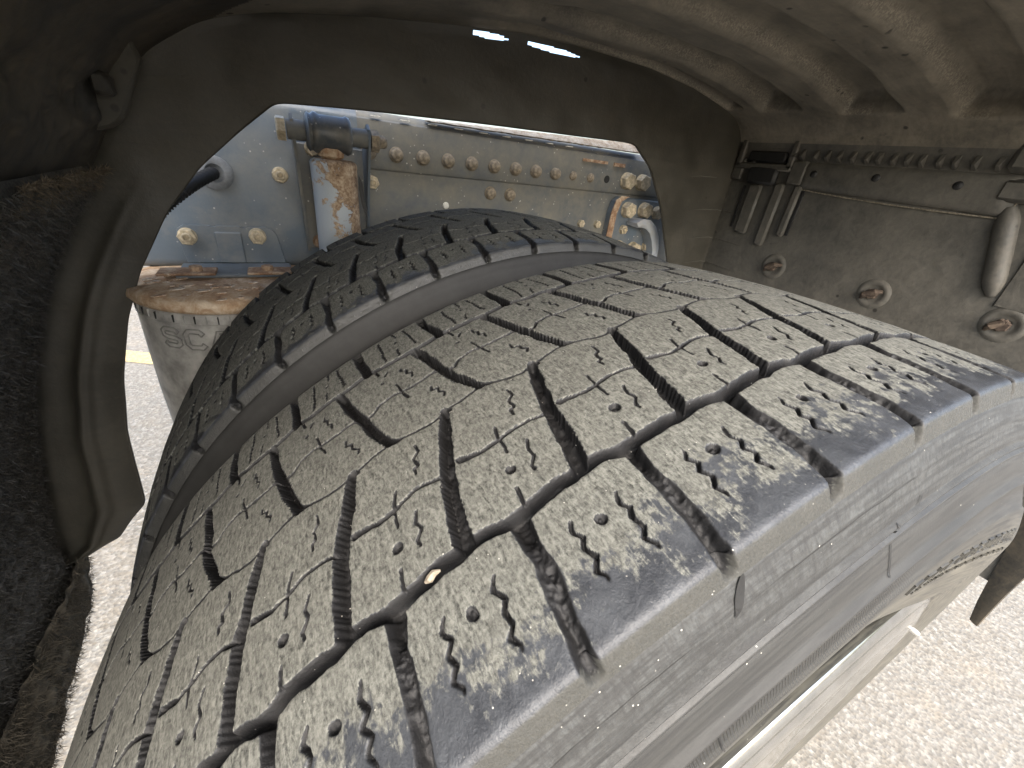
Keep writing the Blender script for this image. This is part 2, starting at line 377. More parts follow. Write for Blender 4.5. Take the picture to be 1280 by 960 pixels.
groove(GF, [4.8, 5.2, 5.4, 5.4, 5.4, 5.0, 4.4], [8.3, 8, 8, 8, 8, 8, 7.5], 1.2, .95, .2)
groove([(.435, 140.5), (.50, 138.6), (.57, 137.2)], [4.5, 2.4, .8], [7, 5, 1], 1.0)
groove(C2, 3.6, 7, 1.5, 0, .1)
groove(GH, [5.6, 5.0, 4.8, 4.8, 5], [8, 7.5, 7.5, 7.5, 7.5], 1.3, .6, .25)
groove(EL, [2.6, 1.2, 1.1, 1.1, 1.1, 1.1, 1.6], 4.0, .7, 0, .0); groove(E2, [2.6, 1.2, 1.1, 1.1, 1.1, 1.1, 1.1, 1.5], 4.0, .7, 0, .0)
groove(CL, [.9, .7, .8, .8, .7, .7, .9], [1.2, 1.0, 1.2, 1.2, .9, .9, 1.2], .7, 0, .12)
z_ = dict(soft=.7)
groove([(.322, 105), (.274, 95.8), (.265, 86.5)], .65, 2.5, **z_)
groove([(.637, 125.3), (.64, 119.6), (.572, 117), (.583, 111.3), (.536, 110.8), (.533, 107.1)], .7, 2.2, **z_)
groove([(.455, 86.8), (.409, 81.4), (.433, 77.3), (.371, 73.2), (.381, 70.6)], .75, 2.2, **z_)
groove([(.171, 67.5), (.151, 57.2)], .75, [2.0, 4], **z_)
groove([(.714, 187.7), (.747, 176.6), (.796, 166.8)], .7, 2.2, **z_)
groove([(1.024, 163.9), (1.011, 159.7), (1.079, 158.9), (1.066, 154.9), (1.121, 151.6), (1.10, 148.2)], .7, 2.0, **z_)
groove([(.855, 203.3), (.853, 199.3), (.899, 198.1), (.886, 192.9), (.932, 191.7), (.919, 186.7)], .7, 2.0, **z_)
groove([(.66, 204), (.70, 207)], 1.1, 2, **z_); groove([(.58, 217), (.60, 209)], .8, 3, **z_)
groove([(.346, 39.7), (.302, 35.8), (.343, 31.6), (.289, 28.4), (.33, 23.9), (.271, 20), (.306, 16.9), (.302, 14.9)], [.5, .95, 1.0, .95, 1.0, .9, .7, .4], [2, 4, 4, 4, 4, 4, 2.5, .8], soft=.55)
groove([(.733, 40.7), (.695, 35.5), (.732, 31.6), (.681, 27.9), (.717, 23.5), (.662, 20.3), (.702, 16.1), (.697, 14.3)], [.5, .95, 1.0, .95, 1.0, .9, .7, .4], [2, 4, 4, 4, 4, 4, 2.5, .8], soft=.55)
def zig(s0, y0, s1, y1, n, amp): return [(s0 + (s1 - s0) * i / n + (amp if i % 2 else -amp), y0 + (y1 - y0) * i / n) for i in range(n + 1)]
groove(zig(.755, 223, .745, 258, 17, .011), .8, 2.4, **z_); groove(zig(.19, 226, .13, 258, 16, .011), .8, 2.4, **z_)
groove(zig(.99, 250, .985, 262, 6, .01), .7, 1.5, **z_); groove(zig(.93, 222, .94, 232, 5, .01), .7, 1.5, **z_)
for (s_, y_, r_, dp_) in ((.517, 34, 2.1, 2.2), (.216, 77.1, 2.2, 2.4), (.95, 242, 1.2, 1.5), (.60, 197, 1.1, 1.6)):
    d = np.minimum(np.abs(GX - s_ * PM), np.abs(GX - (s_ + 1) * PM)); d = np.hypot(d, GY - y_)
    H = np.minimum(H, -dp_ * sstep(0, 1, (r_ + .35 - d) / .7) + .7 * sstep(0, 1, (r_ * .45 - d) / .5))
del GX, GY
for ax_ in (0, 1):     # soften the relief so that thin cuts stay clean on the mesh
    H = .42 * H + .22 * (np.roll(H, 1, ax_) + np.roll(H, -1, ax_)) + .07 * (np.roll(H, 2, ax_) + np.roll(H, -2, ax_))
def periodic(poly, s):
    sx = np.array([p[0] for p in poly]); sy = np.array([p[1] for p in poly])
    b = sx[0]; return np.interp((s - b) % 1.0 + b, sx, sy) if sx[-1] - sx[0] >= .999 else np.interp((s - b) % 1.0 + b, np.r_[sx, sx[0] + 1], np.r_[sy, sy[0]])
def gpos(poly, y):
    yy = np.array([p[1] for p in poly]); ss = np.array([p[0] for p in poly]); k = np.argsort(yy); return np.interp(y, yy[k], ss[k])
def crown(y): return .52 - .3227 * (y - .1315) ** 2
# cross-section of the tread, side wall of the outer blocks included
_t = np.arange(-14, WD + 14.01, .25); _y = np.where(_t < 0, _t * .36, np.where(_t > WD, WD + (_t - WD) * .36, _t)) / 1000
_r = np.where(_t < 0, crown(0) + _t * .93e-3, np.where(_t > WD, crown(.263) - (_t - WD) * .93e-3, crown(_t / 1000)))
kk = np.exp(-.5 * (np.arange(-24, 25) * .25 / 2.0) ** 2); kk /= kk.sum()
_yp = np.convolve(np.r_[np.linspace(_y[0] - (_y[1] - _y[0]) * 24, _y[0], 24, endpoint=False), _y, np.linspace(_y[-1], _y[-1] + (_y[-1] - _y[-2]) * 24, 25)[1:]], kk, 'valid')
_rp = np.convolve(np.r_[np.linspace(_r[0] - (_r[1] - _r[0]) * 24, _r[0], 24, endpoint=False), _r, np.linspace(_r[-1], _r[-1] + (_r[-1] - _r[-2]) * 24, 25)[1:]], kk, 'valid')
def build_tread(parent, phase, s_lo, s_hi, step, seed, coarse=3.0, dustoff=0.0, sided=1.0):
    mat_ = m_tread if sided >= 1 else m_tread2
    def surf(ss, tt, fine):
        SS, TT = np.meshgrid(ss, tt, indexing='ij'); XM = SS * PM
        if fine:
            wx = fbm(XM / 26, TT / 26, seed + 70, 2) * 2.6 + fbm(XM / 7, TT / 7, seed, 2) * 1.1 + vn(XM / 1.6, TT / 1.6, seed + 5) * .25; wy = fbm(XM / 26, TT / 26, seed + 80, 2) * 1.6 * sstep(2, 12, TT) + fbm(XM / 7, TT / 7, seed + 9, 2) * 1.1 + vn(XM / 1.6, TT / 1.6, seed + 7) * .25
        else: wx = wy = 0
        u = ((SS - phase) * PM + wx) / PM; u = (u - np.floor(u)) * NX; v = np.clip((TT + wy + 18) / DX, 0, len(ys) - 1.01)
        i0 = np.floor(u).astype(int); fu = u - i0; i0 %= NX; i1 = (i0 + 1) % NX; j0 = np.floor(v).astype(int); fv = v - j0
        h = (H[i0, j0] * (1 - fu) + H[i1, j0] * fu) * (1 - fv) + (H[i0, j0 + 1] * (1 - fu) + H[i1, j0 + 1] * fu) * fv
        # torn, rounded-off rubber along the shoulder grooves; slight wear waves
        rag = sstep(3, 14, TT) * (1 - sstep(44, 54, TT))
        h = h + rag * sstep(.25, 1.5, -h) * fbm(XM / 2.2, TT / 2.2, seed + 31, 3) * 1.6
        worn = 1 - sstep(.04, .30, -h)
        h = h + fbm(XM / 30, TT / 30, seed + 2, 2) * .5 * (1 - sstep(1, 3, -h)) + fbm(XM / 3, TT / 3, seed + 21, 3) * .10
        h = h + sstep(2, 6, -h) * fbm(XM / 5, TT / 5, seed + 41, 3) * 1.3
        h = np.minimum(h, .35)
        edge = TT + fbm(XM / 16, TT / 16, seed + 12, 2) * 22 + fbm(XM / 3.2, TT / 3.2, seed + 13, 3) * 16
        dust = worn * np.clip(.12 + .88 * sstep(6, 34, edge + dustoff), 0, 1) * sstep(-1, 2, TT) * (1 - .7 * sstep(WD - 6, WD + 1, TT))
        side = 1 - sstep(-2.2, -.6, TT); dust = dust * (1 - side) + side * sided * .5 * (1 - .8 * sstep(2, 5, -h)); side = side * sided * (1 - sstep(1.5, 4, -h))
        dust = dust + (1 - worn) * .12 * sstep(2, 7, -h) * np.clip(fbm(XM / 8, TT / 8, seed + 55, 3) + .5, 0, 1) * 1.6
        y0 = np.interp(TT, _t, _yp); r0 = np.interp(TT, _t, _rp); dy = np.interp(TT + .5, _t, _yp) - np.interp(TT - .5, _t, _yp); drr = np.interp(TT + .5, _t, _rp) - np.interp(TT - .5, _t, _rp)
        L = np.hypot(dy, drr); ny = -drr / L; nr = dy / L
        yy = y0 + ny * h / 1000; r = r0 + nr * h / 1000; th = SS * PA - PHI
        return np.stack([r * np.sin(th), yy, r * np.cos(th)], -1), dust, worn, SS - phase, TT, side
    ss = np.arange(s_lo, s_hi + 1e-6, step / PM); tt = np.arange(-10.5, WD + 10.51, step)
    P, dust, wn, U, TT, sd = surf(ss, tt, True)
    sd = sd.ravel(); P = P.reshape(-1, 3); dust = dust.ravel(); wn = wn.ravel(); F = grid_faces(len(ss), len(tt))
    Uc = U.ravel()[F].mean(1); Tc = TT.ravel()[F].mean(1)
    row = (Tc > periodic(C1, Uc)).astype(int) + (Tc > periodic(EL, Uc)) + (Tc > periodic(CL, Uc)) + (Tc > periodic(E2, Uc)) + (Tc > periodic(C2, Uc))
    ci = np.where(row == 0, np.floor(Uc - gpos(GS, Tc)), np.where(row <= 2, np.floor(Uc - gpos(LA, Tc)), np.where(row <= 4, np.floor(Uc - gpos(GF, Tc)), np.floor(Uc - gpos(GH, Tc))))).astype(int)
    lab = row * 1000 + ci + 200
    order = np.argsort(lab, kind='stable'); labs = lab[order]; cut = np.flatnonzero(np.diff(labs)) + 1
    n = 0
    for idx in np.split(order, cut):
        f = F[idx]; uq, inv = np.unique(f, return_inverse=True)
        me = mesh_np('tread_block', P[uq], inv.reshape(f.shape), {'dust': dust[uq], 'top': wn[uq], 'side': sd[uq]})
        me.materials.append(mat_); o = bpy.data.objects.new('tread_block', me); C.objects.link(o); o.parent = parent; n += 1
    # the rest of the way round, coarser
    full = 2 * math.pi / PA; ss = np.linspace(s_hi, s_lo + full, int(full * PM / coarse)); tt = np.arange(-10.5, WD + 10.51, coarse)
    P, dust, wn, U, TT, sd = surf(ss, tt, False)
    me = mesh_np('tread', P.reshape(-1, 3), grid_faces(len(ss), len(tt)), {'dust': dust.ravel(), 'top': wn.ravel(), 'side': sd.ravel()}); me.materials.append(mat_)
    o = bpy.data.objects.new('tread', me); C.objects.link(o); o.parent = parent; o['kind'] = 'stuff'
    return n
# side wall: (radius, y)
SP = [(.5052, .007), (.5044, -.0012), (.5036, -.0024), (.500, -.0040), (.4955, -.0062), (.4925, -.0080), (.4895, -.0086), (.486, -.0104), (.481, -.0124), (.4785, -.0132), (.4768, -.0134), (.4758, -.0155), (.4746, -.0156), (.4738, -.0138),
      (.4730, -.0140), (.4724, -.0168), (.4712, -.0174), (.4702, -.0160), (.469, -.0168), (.461, -.0197), (.4528, -.0224), (.4514, -.0249), (.4500, -.0254), (.4488, -.0242), (.4480, -.0230), (.441, -.0250), (.4345, -.0264), (.4335, -.0276), (.4322, -.0278), (.420, -.0276),
      (.405, -.0268), (.385, -.0252), (.365, -.0230), (.345, -.0195), (.325, -.015), (.305, -.008), (.290, .004)]
def build_sidewall():
    prof = []
    for a, b in zip(SP[:-1], SP[1:]):
        n = max(1, int(math.hypot(a[0] - b[0], a[1] - b[1]) / .004))
        for i in range(n): prof.append((a[0] + (b[0] - a[0]) * i / n, a[1] + (b[1] - a[1]) * i / n))
    prof.append(SP[-1]); prof = prof + [(r, .263 - y) for r, y in prof[::-1]]; prof.append(prof[0])
    pr = np.array(prof); th = np.linspace(0, 2 * math.pi, 721)
    TH, Rr = np.meshgrid(th, pr[:, 0], indexing='ij'); Y = np.tile(pr[:, 1], (len(th), 1))
    fit = (TH + math.pi) % (2 * math.pi) - math.pi
    bulge = .0135 * sstep(rad(-9), rad(24), np.where(fit < rad(-90), math.pi, fit)) * (1 - sstep(.40, .455, Rr)) * sstep(.30, .34, Rr)
    Y = np.where(Y < .13, Y - bulge, Y)
    P = np.stack([Rr * np.sin(TH), Y, Rr * np.cos(TH)], -1).reshape(-1, 3)
    return mesh_np('casing', P, grid_faces(len(th), len(pr)))
casing = build_sidewall()
def sy(r): return float(np.interp(r, [p[0] for p in SP][::-1], [p[1] for p in SP][::-1]))
def build_rim():
    mb = MB(); fr = lambda u, v, h: (u, h, v)
    mb.lathe([(.285, .012), (.318, -.010), (.334, -.0235), (.3355, -.0262), (.333, -.0290), (.328, -.0309), (.3255, -.0300), (.3225, -.0301), (.320, -.0318), (.308, -.0338), (.296, -.0332), (.288, -.0295), (.278, -.027), (.235, -.026), (.20, -.0245), (.15, -.028), (.11, -.034), (.06, -.036), (.001, -.036)], 240, fr)
    return mb.mesh('rim', True, 60)
rim_me = build_rim()
def wheel(label, y0, phase, step, seed, span, dustoff, sided):
    w_ = thing('truck_wheel', label, 'wheel', (0, y0, 0), 'pair of truck wheels')
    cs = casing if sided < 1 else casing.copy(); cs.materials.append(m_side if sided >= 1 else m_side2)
    ty = bpy.data.objects.new('tyre', cs); C.objects.link(ty); ty.parent = w_
    build_tread(ty, phase, -span, span, step, seed, 3.0, dustoff, sided)
    r_ = bpy.data.objects.new('rim', rim_me); C.objects.link(r_); r_.parent = w_
    if not rim_me.materials: rim_me.materials.append(m_chrome)
    return w_, ty
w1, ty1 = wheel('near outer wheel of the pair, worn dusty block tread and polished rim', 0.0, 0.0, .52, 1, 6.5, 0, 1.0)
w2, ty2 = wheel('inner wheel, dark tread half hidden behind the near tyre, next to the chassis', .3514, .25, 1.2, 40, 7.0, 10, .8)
# marks moulded into the outer side wall
def arcpt(r, a, lift=0.0): return Vector((r * math.sin(a), sy(r) - lift, r * math.cos(a)))
def sw_strip(mb, r0, a0, r1, a1, wd, lift=.0006, n=8):
    V = []; F = []
    for i in range(n + 1):
        t = i / n; r = r0 + (r1 - r0) * t; a = a0 + (a1 - a0) * t
        ta = Vector((-(r1 - r0) , (a1 - a0) * r, 0)); L = math.hypot(r1 - r0, (a1 - a0) * r) or 1
        dr_, da_ = (a1 - a0) * r / L, -(r1 - r0) / L      # perpendicular in (r, arc)
        k = max(.08, math.sin(math.pi * (i + .0) / n) ** .6) if wd > .002 else 1
        for s_ in (-1, 1):
            V.append(arcpt(r + dr_ * wd * k * s_ * .5, a + da_ * wd * k * s_ * .5 / r, lift))
    for i in range(n): F.append((2 * i, 2 * i + 1, 2 * i + 3, 2 * i + 2))
    mb.add(V, F)
for q_ in ((.5035, -20.6, .4895, -21.6, .0040), (.4705, -10.9, .4525, -10.9, .0008), (.4765, -10.3, .4735, -10.9, .0008), (.4820, -8.0, .4775, -8.3, .0007), (.4480, -24.2, .4335, -24.2, .0008)):
    mb = MB(); sw_strip(mb, q_[0], rad(q_[1]), q_[2], rad(q_[3]), q_[4]); part('moulding_mark', mb.mesh('moulding_mark'), m_dark, w1)
mb = MB()          # raised strokes of the moulded panel near the rim, worn unreadable
SEG = []
for i in range(13):
    a = rad(-5 + i * 1.9); r0, r1, da = .4185, .4105, rad(1.15)
    SEG += [(r0, a, r0, a + da), (r1, a, r1, a + da), (r0, a, r1, a)] + ([(r0, a + da, r1, a + da)] if i % 3 else [(.4145, a, .4145, a + da * .8)])
for i in range(34): a = rad(-3 + i * .62); SEG.append((.4035, a, .4005 + .0012 * (i % 2), a + rad(.3 * (i % 3 == 0))))
for (ra, aa, rb, ab_) in SEG:
    if True:
        V = []; n = 3
        for q in range(n + 1):
            t = q / n; r = ra + (rb - ra) * t; an = aa + (ab_ - aa) * t; L = math.hypot(rb - ra, (ab_ - aa) * r) or 1
            dr_, da_ = (ab_ - aa) * r / L, -(rb - ra) / L
            for s_, lf in ((-1, -.0006), (-.5, .0009), (.5, .0009), (1, -.0006)):
                p = arcpt(r + dr_ * .0007 * s_, an + da_ * .0007 * s_ / r, lf); p.y -= .0135 * float(sstep(rad(-9), rad(24), an)) * (1 - float(sstep(.40, .455, r))); V.append(p)
        F = [(4 * q + k, 4 * q + k + 1, 4 * q + k + 5, 4 * q + k + 4) for q in range(n) for k in range(3)]
        mb.add(V, F)
part('moulded_relief', mb.mesh('moulded_relief'), m_side, w1, kind='stuff')
mb = MB(); mb.lathe([(.0002, .003), (.002, .0025), (.003, 0), (.003, -.004)], 12, lambda u, v, h: (.197 + u, -.0385 - h, .225 + v)); mb.tube([(.19, -.03, .23), (.197, -.036, .226)], .0014, 8)
part('valve_cap', mb.mesh('valve_cap', True), M_simple('valve cap', (.4, .39, .36), .4, .3), w1)
# chip wedged in the groove
def tread_pt(s, y, lift=0.0):
    r = float(crown(y / 1000)) + lift; a = s * PA - PHI; return Vector((r * math.sin(a), y / 1000, r * math.cos(a)))
mb = MB(); ch0 = tread_pt(-.70, 56.6, -.0018); ch1 = tread_pt(-.57, 56.5, -.0012)
mb.tube([ch0, ch0.lerp(ch1, .3), ch0.lerp(ch1, .62) + Vector((0, .0006, .0008)), ch1], [.0006, .0017, .0014, .0005], 7)
o = link('wood_chip', mb.mesh('wood_chip'), M_simple('pale chip', (.30, .26, .20), .9, 0, 300, .3, .5))
o['label'] = 'small pale chip wedged in the groove between the tread blocks of the near tyre'; o['category'] = 'chip'

# ------------------------------------------------------------------ mudguard
mud = thing('mudguard', 'dark ribbed plastic mudguard arching over both tyres, dusty underside', 'mudguard', (0, .35, .77))
YS = .75
PATH = [(-.742, -.20), (-.738, -.127), (-.724, -.031), (-.697, .101), (-.667, .214), (-.629, .313), (-.592, .392), (-.545, .470), (-.50, .535), (-.465, .60), (-.425, .655), (-.357, .70), (-.284, .724), (-.161, .745), (-.014, .765), (.101, .778), (.237, .783), (.40, .782), (.538, .770), (.64, .752), (.70, .738), (.735, .715), (.752, .685), (.76, .64), (.76, .58), (.76, .4), (.76, .2), (.76, .0)]
pp = np.array(PATH); L_ = np.r_[0, np.cumsum(np.hypot(*np.diff(pp, axis=0).T))]
tt = np.arange(0, L_[-1], .004); px_ = np.interp(tt, L_, pp[:, 0]); pz_ = np.interp(tt, L_, pp[:, 1])
kk = np.exp(-.5 * (np.arange(-10, 11) / 4.0) ** 2); kk /= kk.sum()
px_ = np.convolve(np.pad(px_, 10, 'edge'), kk, 'valid'); pz_ = np.convolve(np.pad(pz_, 10, 'edge'), kk, 'valid')
yy = np.linspace(-.075, YS + .0032, 208)
tx = np.gradient(px_); tz = np.gradient(pz_); ln = np.hypot(tx, tz); nx, nz = -tz / ln, tx / ln       # outward normal (away from the wheel)
TT, YY = np.meshgrid(np.arange(len(tt)), yy, indexing='ij')
X = px_[TT]; Z = pz_[TT]; top = (Z > .66)
d = np.zeros_like(X); ed = np.zeros_like(X)
for (ya, yb, xs_, xe) in ((.700, .735, -.05, .655), (.572, .652, -.12, .672), (.402, .490, -.18, .690), (.235, .320, -.2, .705), (.06, .15, -.25, .712), (-.09, -.02, -.25, .712)):
    yc = (ya + yb) / 2 + .012 * np.sin((X - .1) * 3); hw = (yb - ya) / 2
    prof = sstep(0, 1, (hw + .010 - np.abs(YY - yc)) / .020)
    d = np.maximum(d, (.026 + .012 * sstep(.3, .68, X)) * prof * sstep(xs_, xs_ + .25, X) * (1 - sstep(xe - .004, xe + .006, X)) * top)
    rb = prof * sstep(xs_, xs_ + .25, X) * (1 - sstep(xe, xe + .010, X)) * top; ed = np.maximum(ed, np.clip(4 * rb * (1 - rb), 0, 1) ** 3 * (YY > yc) * sstep(.0, .35, X))
d += fbm(TT * .004 / .18, YY / .18, 3, 3) * .006 * (X < .74) + fbm(TT * .004 / .03, YY / .03, 8, 3) * .0012
left = (1 - sstep(-.50, -.42, X)) * sstep(.52, .60, Z)
d += left * fbm(TT * .004 / .045, YY / .045, 15, 5) * .030
d *= np.clip((YS - YY - .004) / .012, 0, 1)
P = np.stack([X + nx[TT] * d, YY, Z + nz[TT] * d], -1).reshape(-1, 3)
F = grid_faces(len(tt), len(yy)); c = P[F].mean(1)
hole = ((c[:, 0] + .497) / .008) ** 2 + ((c[:, 1] - .702) / .009) ** 2 < 1
hole &= c[:, 2] > .55
rear = (c[:, 0] > .74) & (c[:, 2] < .692)
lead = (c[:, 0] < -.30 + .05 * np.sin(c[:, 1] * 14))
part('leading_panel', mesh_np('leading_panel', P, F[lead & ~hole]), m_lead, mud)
part('arch_panel', mesh_np('arch_panel', P, F[~hole & ~rear & ~lead], {'edge_dust': ed.ravel()}), m_plas, mud)
part('rear_panel', mesh_np('rear_panel', P, F[rear]), m_wall, mud)
# inner skirt: ruled between the arch corner and the cut-out edge
EDGE = [(-.742, -.15), (-.697, -.147), (-.655, -.126), (-.628, -.089), (-.598, -.054), (-.583, .106), (-.56, .213), (-.53, .307), (-.497, .38), (-.444, .467), (-.393, .529), (-.336, .58), (-.284, .6225), (-.168, .630), (.037, .639), (.209, .644), (.405, .650), (.464, .609), (.53, .527), (.615, .39), (.70, .224), (.76, .05)]
CORN = [(-.742, -.15), (-.740, -.14), (-.737, -.12), (-.731, -.08), (-.724, -.031), (-.697, .101), (-.667, .214), (-.629, .313), (-.592, .392), (-.545, .470), (-.50, .535), (-.450, .622), (-.37, .695), (-.2, .741), (.03, .771), (.209, .783), (.42, .781), (.60, .76), (.70, .738), (.76, .62), (.762, .4), (.762, .05)]
def resamp(P, n):
    P = np.array(P); k = np.linspace(0, len(P) - 1, n); i = np.arange(len(P)); return np.c_[np.interp(k, i, P[:, 0]), np.interp(k, i, P[:, 1])]
def smooth(P, s):
    kk = np.exp(-.5 * (np.arange(-3 * s, 3 * s + 1) / s) ** 2); kk /= kk.sum()
    return np.c_[np.convolve(np.pad(P[:, 0], 3 * s, 'edge'), kk, 'valid'), np.convolve(np.pad(P[:, 1], 3 * s, 'edge'), kk, 'valid')]
E_ = smooth(resamp(EDGE, 420), 2); shp = np.c_[px_, pz_]
kc = np.array([np.argmin(np.hypot(*(shp - q).T)) for q in CORN]); kc = np.maximum.accumulate(kc); K_ = np.c_[np.interp(np.interp(np.linspace(0, len(kc) - 1, 420), np.arange(len(kc)), kc), np.arange(len(shp)), shp[:, 0]), np.interp(np.interp(np.linspace(0, len(kc) - 1, 420), np.arange(len(kc)), kc), np.arange(len(shp)), shp[:, 1])]; nu = 36
tk = np.gradient(K_, axis=0); tk /= (np.linalg.norm(tk, axis=1)[:, None] + 1e-9); tk = smooth(tk, 4); K_ = K_ + np.c_[-tk[:, 1], tk[:, 0]] * .006
nu = 60; au = np.r_[np.linspace(0, .28, 30, endpoint=False), np.linspace(.28, 1, 30)]; a = au[None, :, None]; Q = K_[:, None] * (1 - a) + E_[:, None] * a
II, AA = np.meshgrid(np.arange(420), au, indexing='ij')
lf = 1 - sstep(120, 200, II)
yb = YS - .016 * sstep(.3, .75, AA) * lf * np.sin(np.clip((AA - .3) / .7, 0, 1) * 3.1) + fbm(Q[..., 0] / .12, Q[..., 1] / .12, 22, 3) * .008 * sstep(0, .15, AA)
fold = np.exp(-((AA - .55) / .06) ** 2) * lf * .008; yb = yb - fold
P = np.stack([Q[..., 0], yb, Q[..., 1]], -1).reshape(-1, 3)
P2 = P.copy(); P2[:, 1] += .0035
F = grid_faces(420, nu); c = P[F].mean(1)
slit = (((c[:, 0] - .045) / .034) ** 2 + ((c[:, 2] - (.764 + (c[:, 0] - .045) * .06)) / .0042) ** 2 < 1) | (((c[:, 0] - .170) / .056) ** 2 + ((c[:, 2] - .7685) / .0042) ** 2 < 1)
n0 = len(P); F1 = F[~slit]
rim_i = np.arange(419) * nu + nu - 1
Fe = np.c_[rim_i, rim_i + nu, rim_i + nu + n0, rim_i + n0]
part('inner_skirt', mesh_np('inner_skirt', np.r_[P, P2], np.r_[F1, F1[:, ::-1] + n0, Fe]), m_plas2, mud)
# seams pressed into the curved end of the skirt
for z0, x0 in ((.60, .60), (.525, .64), (.455, .66), (.39, .675)):
    mb = MB(); mb.tube([(x0, YS - .001, z0 + .004), (x0 + .04, YS - .001, z0 + .008), (.74, YS - .0015, z0 + .010), (.7575, YS - .004, z0 + .008), (.7585, YS - .09, z0 + .004)], [.0004, .0014, .0014, .0014, .0004], 6)
    part('pressed_seam', mb.mesh('pressed_seam', True), m_wall, mud)
# rear vertical panel fittings on the plane x = .76
XW = .76
mb = MB(); n = 40; V = []
prof = [(.660, .0), (.655, .007), (.648, .010), (.620, .0095), (.612, .008), (.606, .003), (.6045, 0)]
F = []
for i in range(n + 1):
    y = .215 + (.575 - .215) * i / n; e = min(1, (y - .215) / .02 + .1, (.575 - y) / .012 + .1)
    for (z, h) in prof: V.append((XW - .001 - h * e, y, z - .010 * (1 - min(1, (y - .215) / .35)) * (z < .62)))
k_ = len(prof)
for i in range(n):
    for j in range(k_ - 1): F.append((i * k_ + j, i * k_ + j + 1, (i + 1) * k_ + j + 1, (i + 1) * k_ + j))
mb.add(V, F); part('joining_strip', mb.mesh('joining_strip', True), m_wall, mud)
m_crust = M_simple('dust crust', (.20, .175, .13), .9, 0, 200, .5, .5)
for (p0, p1, n_) in (((.574, .6045), (.222, .5935), 26), ((.222, .5935), (.212, .645), 8)):
    mb = MB(); mb.tube([(XW - .0035 - .001 * vn(i * .7, 2.2), p0[0] + (p1[0] - p0[0]) * i / n_, p0[1] + (p1[1] - p0[1]) * i / n_ - .004 * math.sin(math.pi * i / n_) * (n_ > 20)) for i in range(n_ + 1)], [.0006 + .0010 * abs(float(vn(i * .9, 5.5))) + .0006 for i in range(n_ + 1)], 6); part('dusty_edge', mb.mesh('dusty_edge', True), m_crust, mud)
def cap(y, z, r, h, nm, mat, ofs=0.0, seg=20):
    mb = MB(); mb.lathe([(r, 0), (r * .92, h * .5), (r * .6, h * .9), (.0004, h)], seg, fX(XW - ofs, y, z)); return part(nm, mb.mesh(nm, True, 70), mat, mud)
for (y, z) in ((.545, .636), (.425, .638), (.298, .636), (.70, .650)): cap(y, z, .0075, .005, 'rivet', m_dark, .009)
for i, y in enumerate((.262, .292, .318, .340, .366, .388, .410, .435, .455, .482, .508, .532, .556, .585, .60)):
    mb = MB(); h_ = .028 + .006 * math.sin(i * 2.3)
    V = [(XW, y - .005, .697), (XW, y + .005, .697), (XW - .019, y - .0018, .668), (XW - .019, y + .0018, .668), (XW, y - .004, .658), (XW, y + .004, .658)]
    mb.add(V, [(0, 2, 4), (1, 5, 3), (0, 1, 3, 2), (2, 3, 5, 4)]); part('stiffening_tooth', mb.mesh('stiffening_tooth'), m_wall, mud)
# latch box
mb = MB(); y0, y1, z0, z1 = .598, .742, .640, .722
for a_, b_ in (((y0, z0), (y0 + .014, z1)), ((y1 - .014, z0), (y1, z1)), ((y0, z1 - .010), (y1, z1)), ((y0, z0 - .004), (y1, z0 + .010))):
    mb.box((XW - .016, a_[0], a_[1]), (XW + .02, b_[0], b_[1]), .003)
part('latch_frame', mb.mesh('latch_frame', True), m_wall, mud)
mb = MB(); mb.box((XW - .004, y0 + .012, z0 + .008), (XW + .002, y1 - .012, z1 - .008)); part('latch_recess', mb.mesh('latch_recess'), m_dark, mud)
mb = MB(); mb.box((XW - .013, y0 + .022, z0 + .012), (XW, y1 - .026, z0 + .036), .004); mb.box((XW - .009, y0 + .03, z0 + .040), (XW, y1 - .034, z0 + .052), .002)
mb.box((XW - .018, .625, .605), (XW, .70, .645), .006); part('latch_tongue', mb.mesh('latch_tongue', True), m_dark, mud)
mb = MB()
mb.box((XW - .012, .566, .612), (XW, .600, .660), .003); part('latch_tab', mb.mesh('latch_tab', True), m_wall, mud)
mb = MB(); mb.box((XW - .012, .72, .612), (XW, .748, .66), .003); part('latch_tab', mb.mesh('latch_tab', True), m_wall, mud)
for (ya, yb, za, zb, dk) in ((.552, .560, .505, .612, 1), (.702, .709, .50, .60, 1), (.560, .578, .50, .612, 0), (.600, .625, .47, .612, 0), (.655, .690, .49, .605, 0)):
    mb = MB(); mb.box((XW - (.003 if dk else .010), ya, za), (XW, yb, zb), .001 if dk else .005); part('slot' if dk else 'channel_rib', mb.mesh('slot', True), m_dark if dk else m_wall, mud)
# fixing bosses with corroded nuts
for (y, z, ro) in ((.555, .432, 0), (.336, .431, .8), (.143, .436, 1.7)):
    mb = MB(); prof = [(.030, -.001), (.026, .0018), (.021, .0026), (.017, .0002), (.013, -.0015), (.0004, -.002)]
    mb.lathe(prof, 28, fX(XW - .0015, y, z)); bs = part('fixing_boss', mb.mesh('fixing_boss', True, 80), m_wall, mud)
    mb = MB(); c_, s_ = math.cos(ro), math.sin(ro)
    mb.prism([(.011 * math.cos(i * 1.047 + ro), .011 * math.sin(i * 1.047 + ro)) for i in range(6)], fX(XW - .001, y, z), .009, .0015)
    mb.tube([(XW - .004, y - .021 * c_, z + .008), (XW - .012, y - .008 * c_, z + .006), (XW - .012, y + .010, z - .004), (XW - .005, y + .016, z - .013)], [.003, .006, .0065, .003], 8)
    me = mb.mesh('nut', True, 30); nu_ = link('nut', me, m_rustd, bs)
